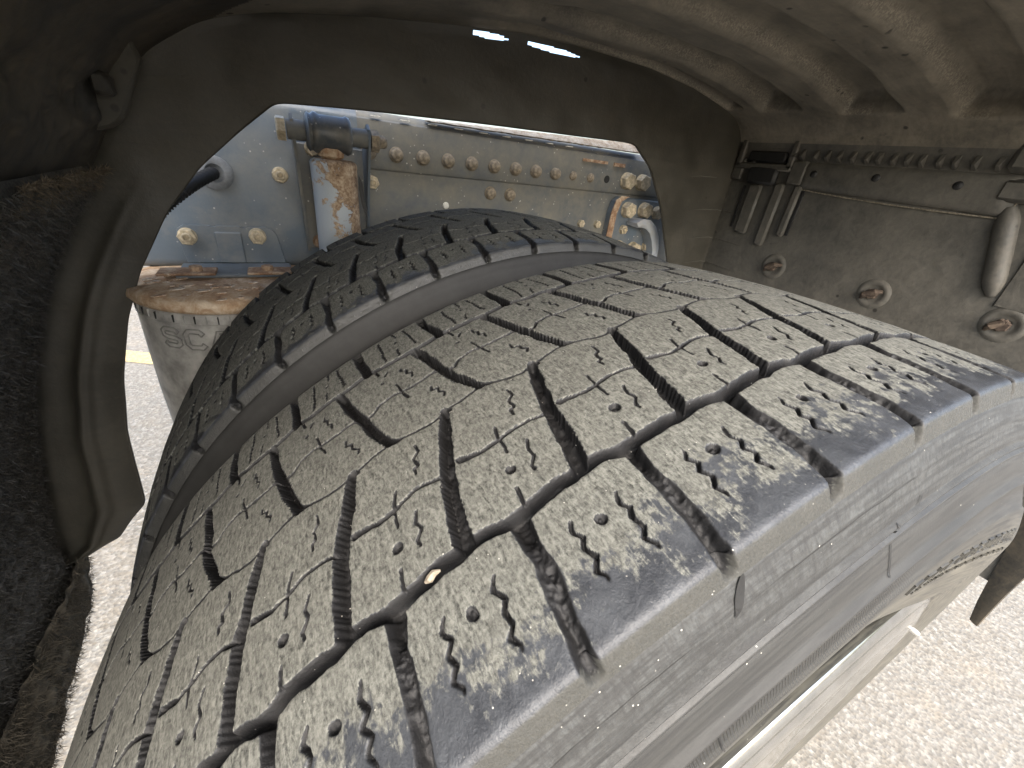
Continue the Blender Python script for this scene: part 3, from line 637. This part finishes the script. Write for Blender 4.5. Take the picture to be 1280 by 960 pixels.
# moulded tube, raised box and panel step at the right
mb = MB(); mb.tube([(XW + .001, .222 - .036 * i / 9, .612 - .112 * i / 9) for i in range(12)], [.008, .013] + [.015] * 8 + [.012, .006], 18); part('moulded_tube', mb.mesh('moulded_tube', True), m_wall, mud)
mb = MB(); mb.box((XW - .020, .150, .660), (XW + .01, .252, .745), .008); mb.box((XW - .014, .150, .618), (XW + .01, .246, .652), .006); part('moulded_box', mb.mesh('moulded_box', True), m_wall, mud)
mb = MB(); mb.box((XW - .003, .02, .462), (XW + .01, .168, .700), .001); part('panel_step', mb.mesh('panel_step'), m_wall, mud)
# outer lower corner of the rear panel, a curled flap
mb = MB(); V = []; F = []
fl = [(-.020, .03, .165), (-.040, -.055, .08), (-.050, -.048, .02), (-.0535, -.056, -.0), (-.060, -.066, -.035), (-.070, -.076, -.078)]
ou = [(-.079, .165), (-.077, .08), (-.0775, .02), (-.078, 0), (-.0795, -.035), (-.082, -.078)]
for (a_, _, z), (b_, z2) in zip([(p[0], 0, p[2]) for p in fl], ou):
    for t in range(5):
        y = a_ + (b_ - a_) * t / 4; V.append((XW - .004 - .006 * math.sin(t / 4 * 1.6), y, z))
n1 = len(V)
V += [(x + .005, y - .0015, z) for x, y, z in V]
for i in range(5):
    for j in range(4):
        q = i * 5 + j; F.append((q, q + 1, q + 6, q + 5)); F.append((q + n1, q + 5 + n1, q + 6 + n1, q + 1 + n1))
    q = i * 5 + 4; F.append((q, q + n1, q + 5 + n1, q + 5)); q = i * 5; F.append((q, q + 5, q + 5 + n1, q + n1))
F.append((25, 26, 26 + n1, 25 + n1)); F.append((26, 27, 27 + n1, 26 + n1)); F.append((27, 28, 28 + n1, 27 + n1)); F.append((28, 29, 29 + n1, 28 + n1))
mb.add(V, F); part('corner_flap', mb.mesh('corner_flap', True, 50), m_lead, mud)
# rounded bracket tab and boss up in the left corner
mb = MB(); pts = [(.028 * math.cos(a_), .028 * math.sin(a_)) for a_ in np.linspace(math.pi, 2 * math.pi, 10)] + [(.034, .05), (.020, .075), (-.012, .078), (-.026, .05)]
mb.prism(pts, lambda u, v, h: (-.470 + u + v * .35, .690 - h, .592 + v), .014, .004); part('hanger_tab', mb.mesh('hanger_tab', True), m_plas2, mud)
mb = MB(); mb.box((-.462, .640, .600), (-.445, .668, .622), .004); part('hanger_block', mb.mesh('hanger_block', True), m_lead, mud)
# bristle mat on the leading wall
ti = np.flatnonzero((pz_ < .525) & (px_ < 0)); Xm, Ym = np.meshgrid(ti, np.arange(-.07, YS - .03, .005), indexing='ij')
dd = -.014 + fbm(Xm * .004 / .012, Ym / .012, 60, 3) * .005
dd[-4:] *= np.linspace(1, .1, 4)[:, None]
# the mat stops at the folded flap
P = np.stack([px_[Xm] + nx[Xm] * dd, Ym, pz_[Xm] + nz[Xm] * dd], -1).reshape(-1, 3); F = grid_faces(*Xm.shape)
bm_ = part('bristle_backing', mesh_np('bristle_backing', P, F), m_mat, mud)
nb = 110000; it = rng.integers(ti[0], ti[-1], nb); ty_ = rng.uniform(-.07, YS - .03, nb); base = np.stack([px_[it] - nx[it] * .013, ty_, pz_[it] - nz[it] * .013], -1)
dirv = np.stack([-nx[it], 0 * ty_, -nz[it]], -1) * .8 + rng.normal(0, .75, (nb, 3)) + np.array([0, 0, -.5]); dirv /= np.linalg.norm(dirv, axis=1)[:, None]
sd_ = np.cross(dirv, rng.normal(0, 1, (nb, 3))); sd_ /= np.linalg.norm(sd_, axis=1)[:, None]; ln_ = rng.uniform(.004, .012, nb)[:, None]
V = np.stack([base - sd_ * .0005, base + sd_ * .0005, base + dirv * ln_], 1).reshape(-1, 3)
me = mesh_np('bristles', V, np.arange(nb * 3).reshape(-1, 3), smooth=False)
part('bristles', me, m_mat, mud, kind='stuff')
# dried grass caught on the upper edge of the mat
nb = 3000; k_ = ti[-1]; ty_ = rng.uniform(.50, .745, nb); i_ = rng.integers(k_ - 6, k_ + 2, nb)
base = np.stack([px_[i_] - nx[i_] * .014, ty_, pz_[i_] - nz[i_] * .014], -1); dirv = rng.normal(0, 1, (nb, 3)); dirv /= np.linalg.norm(dirv, axis=1)[:, None]
sd_ = np.cross(dirv, rng.normal(0, 1, (nb, 3))); sd_ /= np.linalg.norm(sd_, axis=1)[:, None]
V = np.stack([base - sd_ * .0005, base + sd_ * .0005, base + dirv * rng.uniform(.004, .012, nb)[:, None]], 1).reshape(-1, 3)
part('dried_straw', mesh_np('dried_straw', V, np.arange(nb * 3).reshape(-1, 3), smooth=False), M_simple('straw', (.13, .10, .066), .8, 0, 200, .7), mud, kind='stuff')
# spray flap below the mat
flap = thing('spray_flap', 'matted brown spray flap hanging below the bristle mat at the lower left', 'flap', (-.72, .35, -.2))
nz_, ny_ = 90, 140; zz = np.linspace(-.14, -.34, nz_); aa = np.linspace(0, 1, ny_); ZZ, A2 = np.meshgrid(zz, aa, indexing='ij')
yin = np.interp(-ZZ, [.14, .178, .236, .245, .34], [.765, .758, .700, .64, .2]); yv = -.07 + (yin + .07) * A2
P = np.stack([-.715 + fbm(ZZ / .03, yv / .03, 77, 4) * .012 + 0 * ZZ, yv, ZZ], -1).reshape(-1, 3); P2 = P.copy(); P2[:, 0] -= .02; n0 = len(P)
F = grid_faces(nz_, ny_); ri = np.arange(nz_ - 1) * ny_ + ny_ - 1; Fe = np.c_[ri, ri + ny_, ri + ny_ + n0, ri + n0]; bi = (nz_ - 1) * ny_ + np.arange(ny_ - 1); Fb = np.c_[bi, bi + 1, bi + 1 + n0, bi + n0]
m_flap = M_simple('matted brown fibre', (.10, .084, .062), .95, 0, 60, .6, .6)
part('flap_sheet', mesh_np('flap_sheet', np.r_[P, P2], np.r_[F, F[:, ::-1] + n0, Fe, Fb]), m_flap, flap)
nb = 16000; fz = rng.uniform(-.34, -.14, nb); yy_ = np.interp(-fz, [.14, .178, .236, .245, .34], [.765, .758, .700, .64, .2]) * rng.uniform(0, 1, nb)
base = np.stack([np.full(nb, -.712), yy_, fz], -1); dirv = rng.normal(0, 1, (nb, 3)) + np.array([.7, 0, -.6]); dirv /= np.linalg.norm(dirv, axis=1)[:, None]
sd_ = np.cross(dirv, rng.normal(0, 1, (nb, 3))); sd_ /= np.linalg.norm(sd_, axis=1)[:, None]
V = np.stack([base - sd_ * .0006, base + sd_ * .0006, base + dirv * rng.uniform(.006, .016, nb)[:, None]], 1).reshape(-1, 3)
part('fibres', mesh_np('fibres', V, np.arange(nb * 3).reshape(-1, 3), smooth=False), m_flap, flap, kind='stuff')

# ------------------------------------------------------------------ chassis rail
YR = .85
rail = thing('chassis_rail', 'blue grey steel chassis rail with rows of dusty bolts behind the tyres', 'chassis rail', (0, YR, .36))
def profile_bar(name, prof, x0, x1, mat, nseg=2, parent=None):   # prof (y,z) open or closed
    mb = MB(); V = []; F = []; k = len(prof); xs_ = np.linspace(x0, x1, nseg)
    for x in xs_: V += [(x, y, z) for y, z in prof]
    for i in range(nseg - 1):
        for j in range(k): l = (j + 1) % k; F.append((i * k + j, i * k + l, (i + 1) * k + l, (i + 1) * k + j))
    F.append(tuple(range(k))); F.append(tuple(range((nseg - 1) * k, nseg * k))[::-1]); mb.add(V, F)
    return part(name, mb.mesh(name, True, 35), mat, parent or rail)
def arcp(cy, cz, r, a0, a1, n=6): return [(cy + r * math.cos(rad(a0 + (a1 - a0) * i / n)), cz + r * math.sin(rad(a0 + (a1 - a0) * i / n))) for i in range(n + 1)]
# clean left section: web with rounded lower and upper bends, flanges run inboard
lp = [(YR + .07, .6385), (YR + .022, .6385)] + arcp(YR + .022, .6165, .022, 90, 180) + arcp(YR + .016, .377, .016, 180, 270) + [(YR + .07, .361), (YR + .07, .369), (YR + .012, .369), (YR + .008, .38), (YR + .008, .61), (YR + .03, .630), (YR + .07, .630)]
profile_bar('web_plate', lp, -1.6, -.157, m_paint)
rp = [(y + .006, z) for y, z in lp]
profile_bar('web_plate', rp, -.157, 1.6, m_paintd)
# pressed reinforcement strip on the dirty section
sp_ = [(YR + .0055, .627), (YR + .001, .624), (YR - .001, .615), (YR - .001, .552), (YR + .001, .546), (YR + .0055, .543)]
profile_bar('reinforcement_strip', sp_, -.157, 1.2, m_paintd)
sp2 = [(YR - .005, .6245), (YR - .007, .6265), (YR - .007, .640), (YR - .005, .6425), (YR + .02, .646), (YR + .02, .636), (YR + .004, .63), (YR + .004, .6245)]
# added pale strip, widening right; brightness beyond the rail put into its colour
mb = MB(); V = []; F = []; n = 60
for i in range(n + 1):
    x = -.03 + i * .545 / n; zt = .6385 + .021 * (i / n) + .0012 * vn(i * .9, 3.1); zb = .6345 + .0045 * (i / n) + .0016 * vn(i * 1.3, 7.7)
    V += [(x, YR - .004, zb), (x, YR - .007, zb + .0015), (x, YR + .012, zt), (x, YR + .012, zb)]
for i in range(n):
    for j in range(4): l = (j + 1) % 4; F.append((4 * i + j, 4 * i + l, 4 * i + 4 + l, 4 * i + 4 + j))
F += [(0, 1, 2, 3), (4 * n + 3, 4 * n + 2, 4 * n + 1, 4 * n)]; mb.add(V, F)
part('bright_strip', mb.mesh('bright_strip'), M_rust('pale bright strip', (.38, .31, .23), (.52, .47, .39), (.18, .11, .06), 70), rail)
m_pale = M_simple('pale mark', (.80, .77, .68), .7, 0, 200, .15)  # pale colour of the small slivers and the plug
for i in range(9):
    x = -.126 + i * .0535; mb = MB(); mb.prism([(-.009, -.0004), (-.006, .0008), (.008, .0010), (.010, 0), (.007, -.0010), (-.007, -.0012)], fY(x, YR + .003, .6308), .006); part('bright_slot', mb.mesh('bright_slot'), m_pale, rail)
_bm = {}
def bolt(x, z, r, h, mat, parent=None, y=None, dome=False, washer=True, rot=None, hollow=False, nm='bolt'):
    key = (r, h, dome, washer, hollow, mat.name, nm)
    if key not in _bm:
        mb = MB()
        if washer: mb.lathe([(r * 1.10, 0), (r * 1.10, h * .12), (r * 1.06, h * .2), (.0003, h * .2)], 24, fY(0, 0, 0))
        if dome: mb.lathe([(r, 0), (r * 1.0, h * .45), (r * .82, h * .8), (r * .45, h * 1.0), (.0003, h * 1.05)], 12, fY(0, 0, 0))
        else:
            b = h * .2 if washer else 0
            mb.prism([(r * 1.1 * math.cos(i * math.pi / 3), r * 1.1 * math.sin(i * math.pi / 3)) for i in range(6)], lambda u, v, w_: (u, -w_ - b, v), h - b, h * .10)
            if hollow: mb.lathe([(r * .60, h), (r * .60, h * 1.35), (r * .50, h * 1.42), (r * .34, h * 1.42), (r * .30, h * 1.15), (.0003, h * 1.1)], 18, fY(0, 0, 0))
        me = mb.mesh(nm, True, 32); me.materials.append(mat); _bm[key] = me
    o = part(nm, _bm[key], mat, parent or rail); o.location = (x, YR - .0005 if y is None else y, z); o.rotation_euler = (0, random.uniform(0, 1) if rot is None else rot, 0); return o
bolt(-.291, .521, .0115, .011, m_bolt, hollow=True, y=YR, nm='nut')
for i in range(10): bolt(-.089 + i * .0517, .573, .0125 if i < 8 else .010, .014 if i < 8 else .006, m_boltd, dome=True, y=YR - .002, washer=i < 7)
bolt(-.14, .573, .0125, .014, m_boltd, dome=True, y=YR - .002); bolt(-.135, .522, .011, .012, m_bolt, hollow=True, y=YR + .006, nm='nut')
mb = MB(); mb.lathe([(.0085, 0), (.0085, .0004), (.0003, .0004)], 20, fY(.428, YR - .0012, .574)); part('bolt_hole', mb.mesh('bolt_hole'), m_dark, rail)
for x in (.490, .541): bolt(x, .576, .0175, .020, m_bolt, y=YR - .002, rot=.25)
for x in (.117, .166): bolt(x, .520, .0125, .012, m_boltd, dome=True, y=YR + .006)
for x in (.376, .429): bolt(x, .468, .0085, .010, m_bolt, y=YR + .006, washer=False)
for x, z in ((-.109, .449), (.085, .478)): bolt(x, z, .005, .006, m_boltd, y=YR + .006, washer=False)
mb = MB(); mb.lathe([(.007, 0), (.006, .003), (.0003, .004)], 12, fY(.015, YR + .005, .489)); part('plug', mb.mesh('plug', True), m_pale, rail)
mb = MB(); mb.box((.345, YR - .004, .606), (.42, YR + .002, .612)); mb.box((.44, YR - .005, .604), (.475, YR + .002, .612)); part('cable_tie', mb.mesh('cable_tie'), m_rust, rail)
# grommet and corrugated hose
mb = MB(); fr = fY(-.386, YR, .516)
mb.lathe([(.026, 0), (.026, .004), (.022, .007), (.014, .007), (.011, .003), (.0003, .002)], 30, fr); part('grommet', mb.mesh('grommet', True, 50), M_simple('grey grommet', (.17, .18, .19), .5), rail)
hose = MB(); pts = []; rr = []
for i in range(60):
    t = i / 59; pts.append((-.386 - .115 * t, YR - .004 - .075 * min(1, t * 2.2) ** .7, .517 - .055 * t - .05 * t * t)); rr.append(.0075 + .0024 * (i % 2))
hose.tube(pts, rr, 12); o = link('corrugated_hose', hose.mesh('corrugated_hose', True, 70), m_dark); o['label'] = 'black corrugated hose coming out of the grommet on the chassis rail'; o['category'] = 'hose'

# angle bracket carrying the air spring
br = thing('angle_bracket', 'blue grey angle bracket with two hex nuts above the rusty air spring plate', 'bracket', (-.385, YR, .364))
pts = [(-.452, .372), (-.458, .418), (-.455, .428), (-.446, .434), (-.41, .434), (-.408, .432), (-.402, .432), (-.400, .434), (-.366, .434), (-.364, .432), (-.358, .432), (-.356, .434), (-.326, .434), (-.316, .430), (-.310, .420), (-.302, .372)]
mb = MB(); mb.prism(pts, lambda u, v, h: (u, YR - .0008 - h, v), .007, .0008); mb.box((-.405, YR - .012, .372), (-.365, YR - .0075, .425), .002)
part('upright_plate', mb.mesh('upright_plate'), m_paint, br)
mb = MB(); mb.box((-.46, YR - .085, .3655), (-.295, YR - .0075, .3715), .002); part('foot_plate', mb.mesh('foot_plate'), m_paint, br)
for x, z in ((-.443, .416), (-.341, .419)): bolt(x, z, .0125, .011, m_bolt, br, YR - .0078, hollow=True, rot=.1, nm='nut')
for xa, xb in ((-.482, -.405), (-.362, -.285)):
    mb = MB(); mb.box((xa, YR - .095, .3722), (xb, YR - .055, .3762), .0015); part('clamp_strip', mb.mesh('clamp_strip'), m_rust, br)
for x in (-.432, -.332): bolt(0, 0, .008, .008, m_rust, br, YR, washer=True).matrix_basis = Matrix.Translation((x, YR - .077, .3762)) @ Matrix.Rotation(rad(-90), 4, 'X')

# air spring
AX, AY = -.385, .805
asp = thing('air_spring', 'grey rubber air spring with a rusty flaking top plate and moulded lettering', 'air spring', (AX, AY, -.1))
mb = MB(); prof = [(.0005, .3640), (.09, .3645), (.118, .3635), (.136, .361), (.1455, .357), (.148, .351), (.1475, .345), (.144, .339), (.134, .336), (.05, .336)]
V = []; F = []; seg = 120
for i in range(seg):
    a_ = 2 * math.pi * i / seg
    for j, (r, z) in enumerate(prof):
        e = .0035 * vn(i * .8, j * 1.7, 5) + .003 * vn(i * 2.5, j * 2.1, 6); V.append((AX + (r + e) * math.cos(a_), AY + (r + e) * math.sin(a_), z + (.5 if j > 2 else 1) * e))
k_ = len(prof)
for i in range(seg):
    for j in range(k_ - 1): F.append((i * k_ + j, ((i + 1) % seg) * k_ + j, ((i + 1) % seg) * k_ + j + 1, i * k_ + j + 1))
mb.add(V, F); part('top_plate', mb.mesh('top_plate', True, 60), M_rust('flaking plate rust', (.46, .31, .19), (.66, .54, .40), (.20, .11, .07), 30), asp)
mb = MB()
for i in range(46):
    a_ = random.uniform(math.pi, 2 * math.pi); r = random.uniform(.07, .143); s_ = random.uniform(.004, .013)
    x = AX + r * math.cos(a_); y = AY + r * math.sin(a_); z = .3650 if r < .125 else .360
    pts = [(s_ * random.uniform(.6, 1.2) * math.cos(q * 1.05), .5 * s_ * random.uniform(.6, 1.2) * math.sin(q * 1.05)) for q in range(6)]
    mb.prism(pts, lambda u, v, h, x=x, y=y, z=z: (x + u, y + v, z + h + u * .1), .0018)
part('rust_flakes', mb.mesh('rust_flakes'), M_rust('rust flakes', (.42, .29, .19), (.68, .62, .54), (.09, .04, .03), 80), asp, kind='stuff')
mb = MB(); prof = [(.120, .339), (.134, .337), (.1395, .333), (.1405, .325), (.141, .3215), (.1422, .321), (.1422, .319), (.141, .3185), (.1415, .30), (.143, .25), (.1445, .18), (.144, .08), (.140, -.02), (.130, -.07), (.10, -.1)]
mb.lathe(prof, 160, fZ(AX, AY, 0)); part('bellows', mb.mesh('bellows', True, 50), m_rubber, asp)
def wrap(u, z, lift): a_ = math.radians(-90) + u / .1425; return (AX + (.1415 + lift) * math.cos(a_), AY + (.1415 + lift) * math.sin(a_), z)
for i in range(26):
    a_ = -.19 + i * .0155; mb = MB(); q = [wrap(a_ - .0006, .3335, .0004), wrap(a_ + .0006, .3335, .0004), wrap(a_ + .0006, .3225, .0006), wrap(a_ - .0006, .3225, .0006)]; q2 = [wrap(a_ - .0006, .3335, -.003), wrap(a_ + .0006, .3335, -.003), wrap(a_ + .0006, .3225, -.002), wrap(a_ - .0006, .3225, -.002)]
    mb.add(q + q2, [(0, 1, 2, 3), (0, 4, 5, 1), (1, 5, 6, 2), (2, 6, 7, 3), (3, 7, 4, 0)]); part('rib', mb.mesh('rib'), m_dark if i % 2 else m_rubber, asp)
m_letter = M_simple('shaded letter rubber', (.23, .225, .208), .7, 0, 60, .3)  # darker than the bellows, shading of the raised letters put into the colour
GL = {'S': [[(1, .82), (.8, 1), (.2, 1), (0, .85), (0, .62), (.2, .52), (.8, .48), (1, .38), (1, .15), (.8, 0), (.2, 0), (0, .18)]], 'C': [[(1, .8), (.8, 1), (.2, 1), (0, .8), (0, .2), (.2, 0), (.8, 0), (1, .2)]],
      'A': [[(0, 0), (.42, 1), (.58, 1), (1, 0)], [(.2, .3), (.8, .3)]], 'N': [[(0, 0), (0, 1), (1, 0), (1, 1)]], 'I': [[(.5, 0), (.5, 1)]], '1': [[(.2, .8), (.6, 1), (.6, 0)]], '9': [[(1, .5), (.2, .5), (0, .7), (.2, 1), (.8, 1), (1, .8), (1, .2), (.8, 0), (.2, 0)]], '0': [[(.2, 0), (0, .2), (0, .8), (.2, 1), (.8, 1), (1, .8), (1, .2), (.8, 0), (.2, 0)]]}
def strokes(ch, u0, z0, wd, ht, sw, lift, outline=True):
    mb = MB()
    for st in GL[ch]:
        P = [Vector((u0 + a_ * wd, z0 + b_ * ht)) for a_, b_ in st]
        offs = (-sw, sw) if outline else (0,)
        for of in offs:
            Q = []
            for i, p in enumerate(P):
                t = (P[min(i + 1, len(P) - 1)] - P[max(i - 1, 0)]).normalized(); Q.append(p + Vector((-t.y, t.x)) * of)
            if outline and of > 0: Q = Q
            mb.tube([wrap(p.x, p.y, lift) for p in Q], .0012, 6)
        if outline:
            for e, s2 in ((0, 1), (-1, -2)):
                t = (P[s2] - P[e]).normalized() if e == 0 else (P[e] - P[s2]).normalized(); nn_ = Vector((-t.y, t.x)) * sw
                mb.tube([wrap(*(P[e] - nn_), lift), wrap(*(P[e] + nn_), lift)], .0009, 6)
    return mb
for i, ch in enumerate('SCANIA'):
    part('raised_letter', strokes(ch, -.104 + i * .036 - (.006 if i == 5 else 0), .284, .024, .026, .0036, .0012).mesh('raised_letter', True), m_letter, asp)
for i, ch in enumerate('190'):
    part('moulded_figure', strokes(ch, -.036 + i * .0085, .268, .0052, .009, 0, .0018, False).mesh('moulded_figure', True), m_dark, asp)

# ------------------------------------------------------------------ shock absorber and its fork bracket
SX, SYc = -.2085, .792
sh_ = thing('shock_absorber', 'rust streaked grey shock absorber hung from a bushing eye on the chassis rail', 'shock absorber', (SX, SYc, 0))
mb = MB(); mb.lathe([(.0005, .556), (.030, .556), (.0355, .553), (.0375, .549), (.037, .541), (.0365, .50), (.037, .42), (.0375, .2), (.0375, .0)], 64, fZ(SX, SYc, 0)); part('outer_tube', mb.mesh('outer_tube', True, 50), m_shock, sh_)
mb = MB(); V = [(.0345, -.016, .538), (.040, -.018, .525), (.042, -.014, .50), (.046, -.014, .482), (.0445, -.010, .470), (.038, -.012, .488), (.034, -.018, .515)]
mb.prism([(p[0], p[2]) for p in V], lambda u, v, h: (SX + u, SYc - .028 - h, v), .003, .0006); part('torn_edge', mb.mesh('torn_edge'), m_dark, sh_)
fx = lambda u, v, h: (h, SYc - .004 + u, .592 + v)
mb = MB(); mb.lathe([(.012, -.2475), (.022, -.2470), (.0275, -.2430), (.0255, -.2385), (.0290, -.2340), (.0285, -.2300), (.0262, -.2260), (.0265, -.1900), (.0285, -.1860), (.0265, -.1810), (.023, -.1790), (.012, -.1785)], 48, fx); part('bushing_eye', mb.mesh('bushing_eye', True, 50), m_eye, sh_)
mb = MB(); mb.lathe([(.014, .556), (.02, .560), (.021, .572)], 24, fZ(SX - .003, SYc - .002, 0)); part('eye_neck', mb.mesh('eye_neck', True), m_rust, sh_)
mb = MB(); mb.lathe([(.0005, -.2735), (.0140, -.2735), (.0145, -.262), (.0140, -.246), (.0135, -.18), (.0145, -.158), (.0145, -.153), (.0005, -.153)], 24, fx); part('pin', mb.mesh('pin', True), m_paintd, sh_)
mb = MB(); mb.prism([(.0175 * math.cos(i * 1.0472 + .2), .0175 * math.sin(i * 1.0472 + .2)) for i in range(6)], lambda u, v, h: (-.2755 - h, SYc - .004 + u, .592 + v), .0125, .0018); part('bolt_head', mb.mesh('bolt_head'), m_bolt, sh_)
mb = MB(); mb.prism([(.0165 * math.cos(i * 1.0472 + .5), .0165 * math.sin(i * 1.0472 + .5)) for i in range(6)], lambda u, v, h: (-.1470 + h, SYc - .004 + u, .590 + v), .014, .0018); mb.lathe([(.0095, -.134), (.0095, -.124), (.007, -.120), (.0004, -.119)], 14, lambda u, v, h: (h, SYc - .004 + u, .590 + v)); part('nut', mb.mesh('nut', True, 30), m_boltd, sh_)
fork = thing('fork_bracket', 'bent steel fork bracket with two cheeks around the shock absorber eye', 'bracket', (-.205, YR, .40))
ck = [(.0, .398), (-.010, .395), (-.030, .46), (-.062, .565), (-.072, .590), (-.070, .606), (-.058, .614), (-.045, .610), (-.012, .58), (.0, .57)]
mb = MB(); mb.prism(ck, lambda u, v, h: (-.2675 + h + (.6 - v) * .03, YR - .001 + u, v), .0045, .0006); part('left_cheek', mb.mesh('left_cheek'), m_paintd, fork)
ck2 = [(.0, .43), (-.020, .445), (-.045, .52), (-.070, .575), (-.074, .592), (-.070, .606), (-.058, .614), (-.044, .608), (-.012, .58), (.0, .57)]
mb = MB(); mb.prism(ck2, lambda u, v, h: (-.1525 + h, YR - .001 + u, v), .0045, .0006); part('right_cheek', mb.mesh('right_cheek'), m_paint, fork)
mb = MB(); mb.box((-.262, YR - .0075, .400), (-.150, YR - .0012, .575), .002); part('back_plate', mb.mesh('back_plate'), m_paintd, fork)
bolt(-.236, .568, .011, .010, m_bolt, fork, YR - .008, nm='nut')
bolt(-.240, .412, .011, .012, m_rust, fork, YR - .008, dome=True, nm='nut')

# ------------------------------------------------------------------ bracket plate with hooked arm at the right end
hb = thing('hook_bracket', 'bolted bracket plate with a curved pale hook at the right end of the rail', 'bracket', (.55, YR, .40))
mb = MB(); mb.prism([(.452, .38), (.455, .50), (.462, .528), (.475, .538), (.63, .535), (.66, .52), (.66, .38)], lambda u, v, h: (u, YR + .0055 - h, v), .020, .003); part('plate', mb.mesh('plate'), m_paint, hb)
mb = MB(); mb.prism([(.450, .38), (.452, .50), (.460, .531), (.476, .541), (.50, .541), (.478, .529), (.470, .50), (.470, .38)], lambda u, v, h: (u, YR - .0145 - h, v), .003, .0005); part('rusty_edge', mb.mesh('rusty_edge'), m_rust, hb)
for (x, z, r, h) in ((.502, .510, .0175, .020), (.560, .512, .0175, .020), (.610, .508, .015, .014), (.500, .415, .017, .018), (.552, .411, .018, .020), (.60, .42, .012, .012)): bolt(x, z, r, h, m_bolt, hb, YR - .0148, rot=.3)
bolt(.503, .461, .0105, .010, m_bolt, hb, YR - .0148, hollow=True, nm='nut')
mb = MB(); cl = [(.512, .478), (.530, .484), (.552, .482), (.574, .468), (.590, .446), (.602, .418), (.607, .385), (.607, .34)]
V = []; F = []
for i, (x, z) in enumerate(cl):
    a_ = cl[max(i - 1, 0)]; b_ = cl[min(i + 1, len(cl) - 1)]; t = Vector((b_[0] - a_[0], b_[1] - a_[1])).normalized(); nx_, nz2 = -t.y, t.x; hw = (.006, .010, .012, .012, .012, .011, .010, .010)[i]
    V += [(x + nx_ * hw, YR - .055, z + nz2 * hw), (x - nx_ * hw * .3, YR - .060, z - nz2 * hw * .3), (x - nx_ * hw, YR - .055, z - nz2 * hw), (x - nx_ * hw * .6, YR - .015, z - nz2 * hw * .6), (x + nx_ * hw * .8, YR - .015, z + nz2 * hw * .8)]
for i in range(len(cl) - 1):
    for j in range(5): l = (j + 1) % 5; F.append((5 * i + j, 5 * i + l, 5 * i + 5 + l, 5 * i + 5 + j))
F += [(0, 1, 2, 3, 4), tuple(range(35, 40))[::-1]]; mb.add(V, F); part('hook', mb.mesh('hook', True, 50), M_paint('bright hook paint', (.40, .43, .46), (.45, .38, .27)), hb)
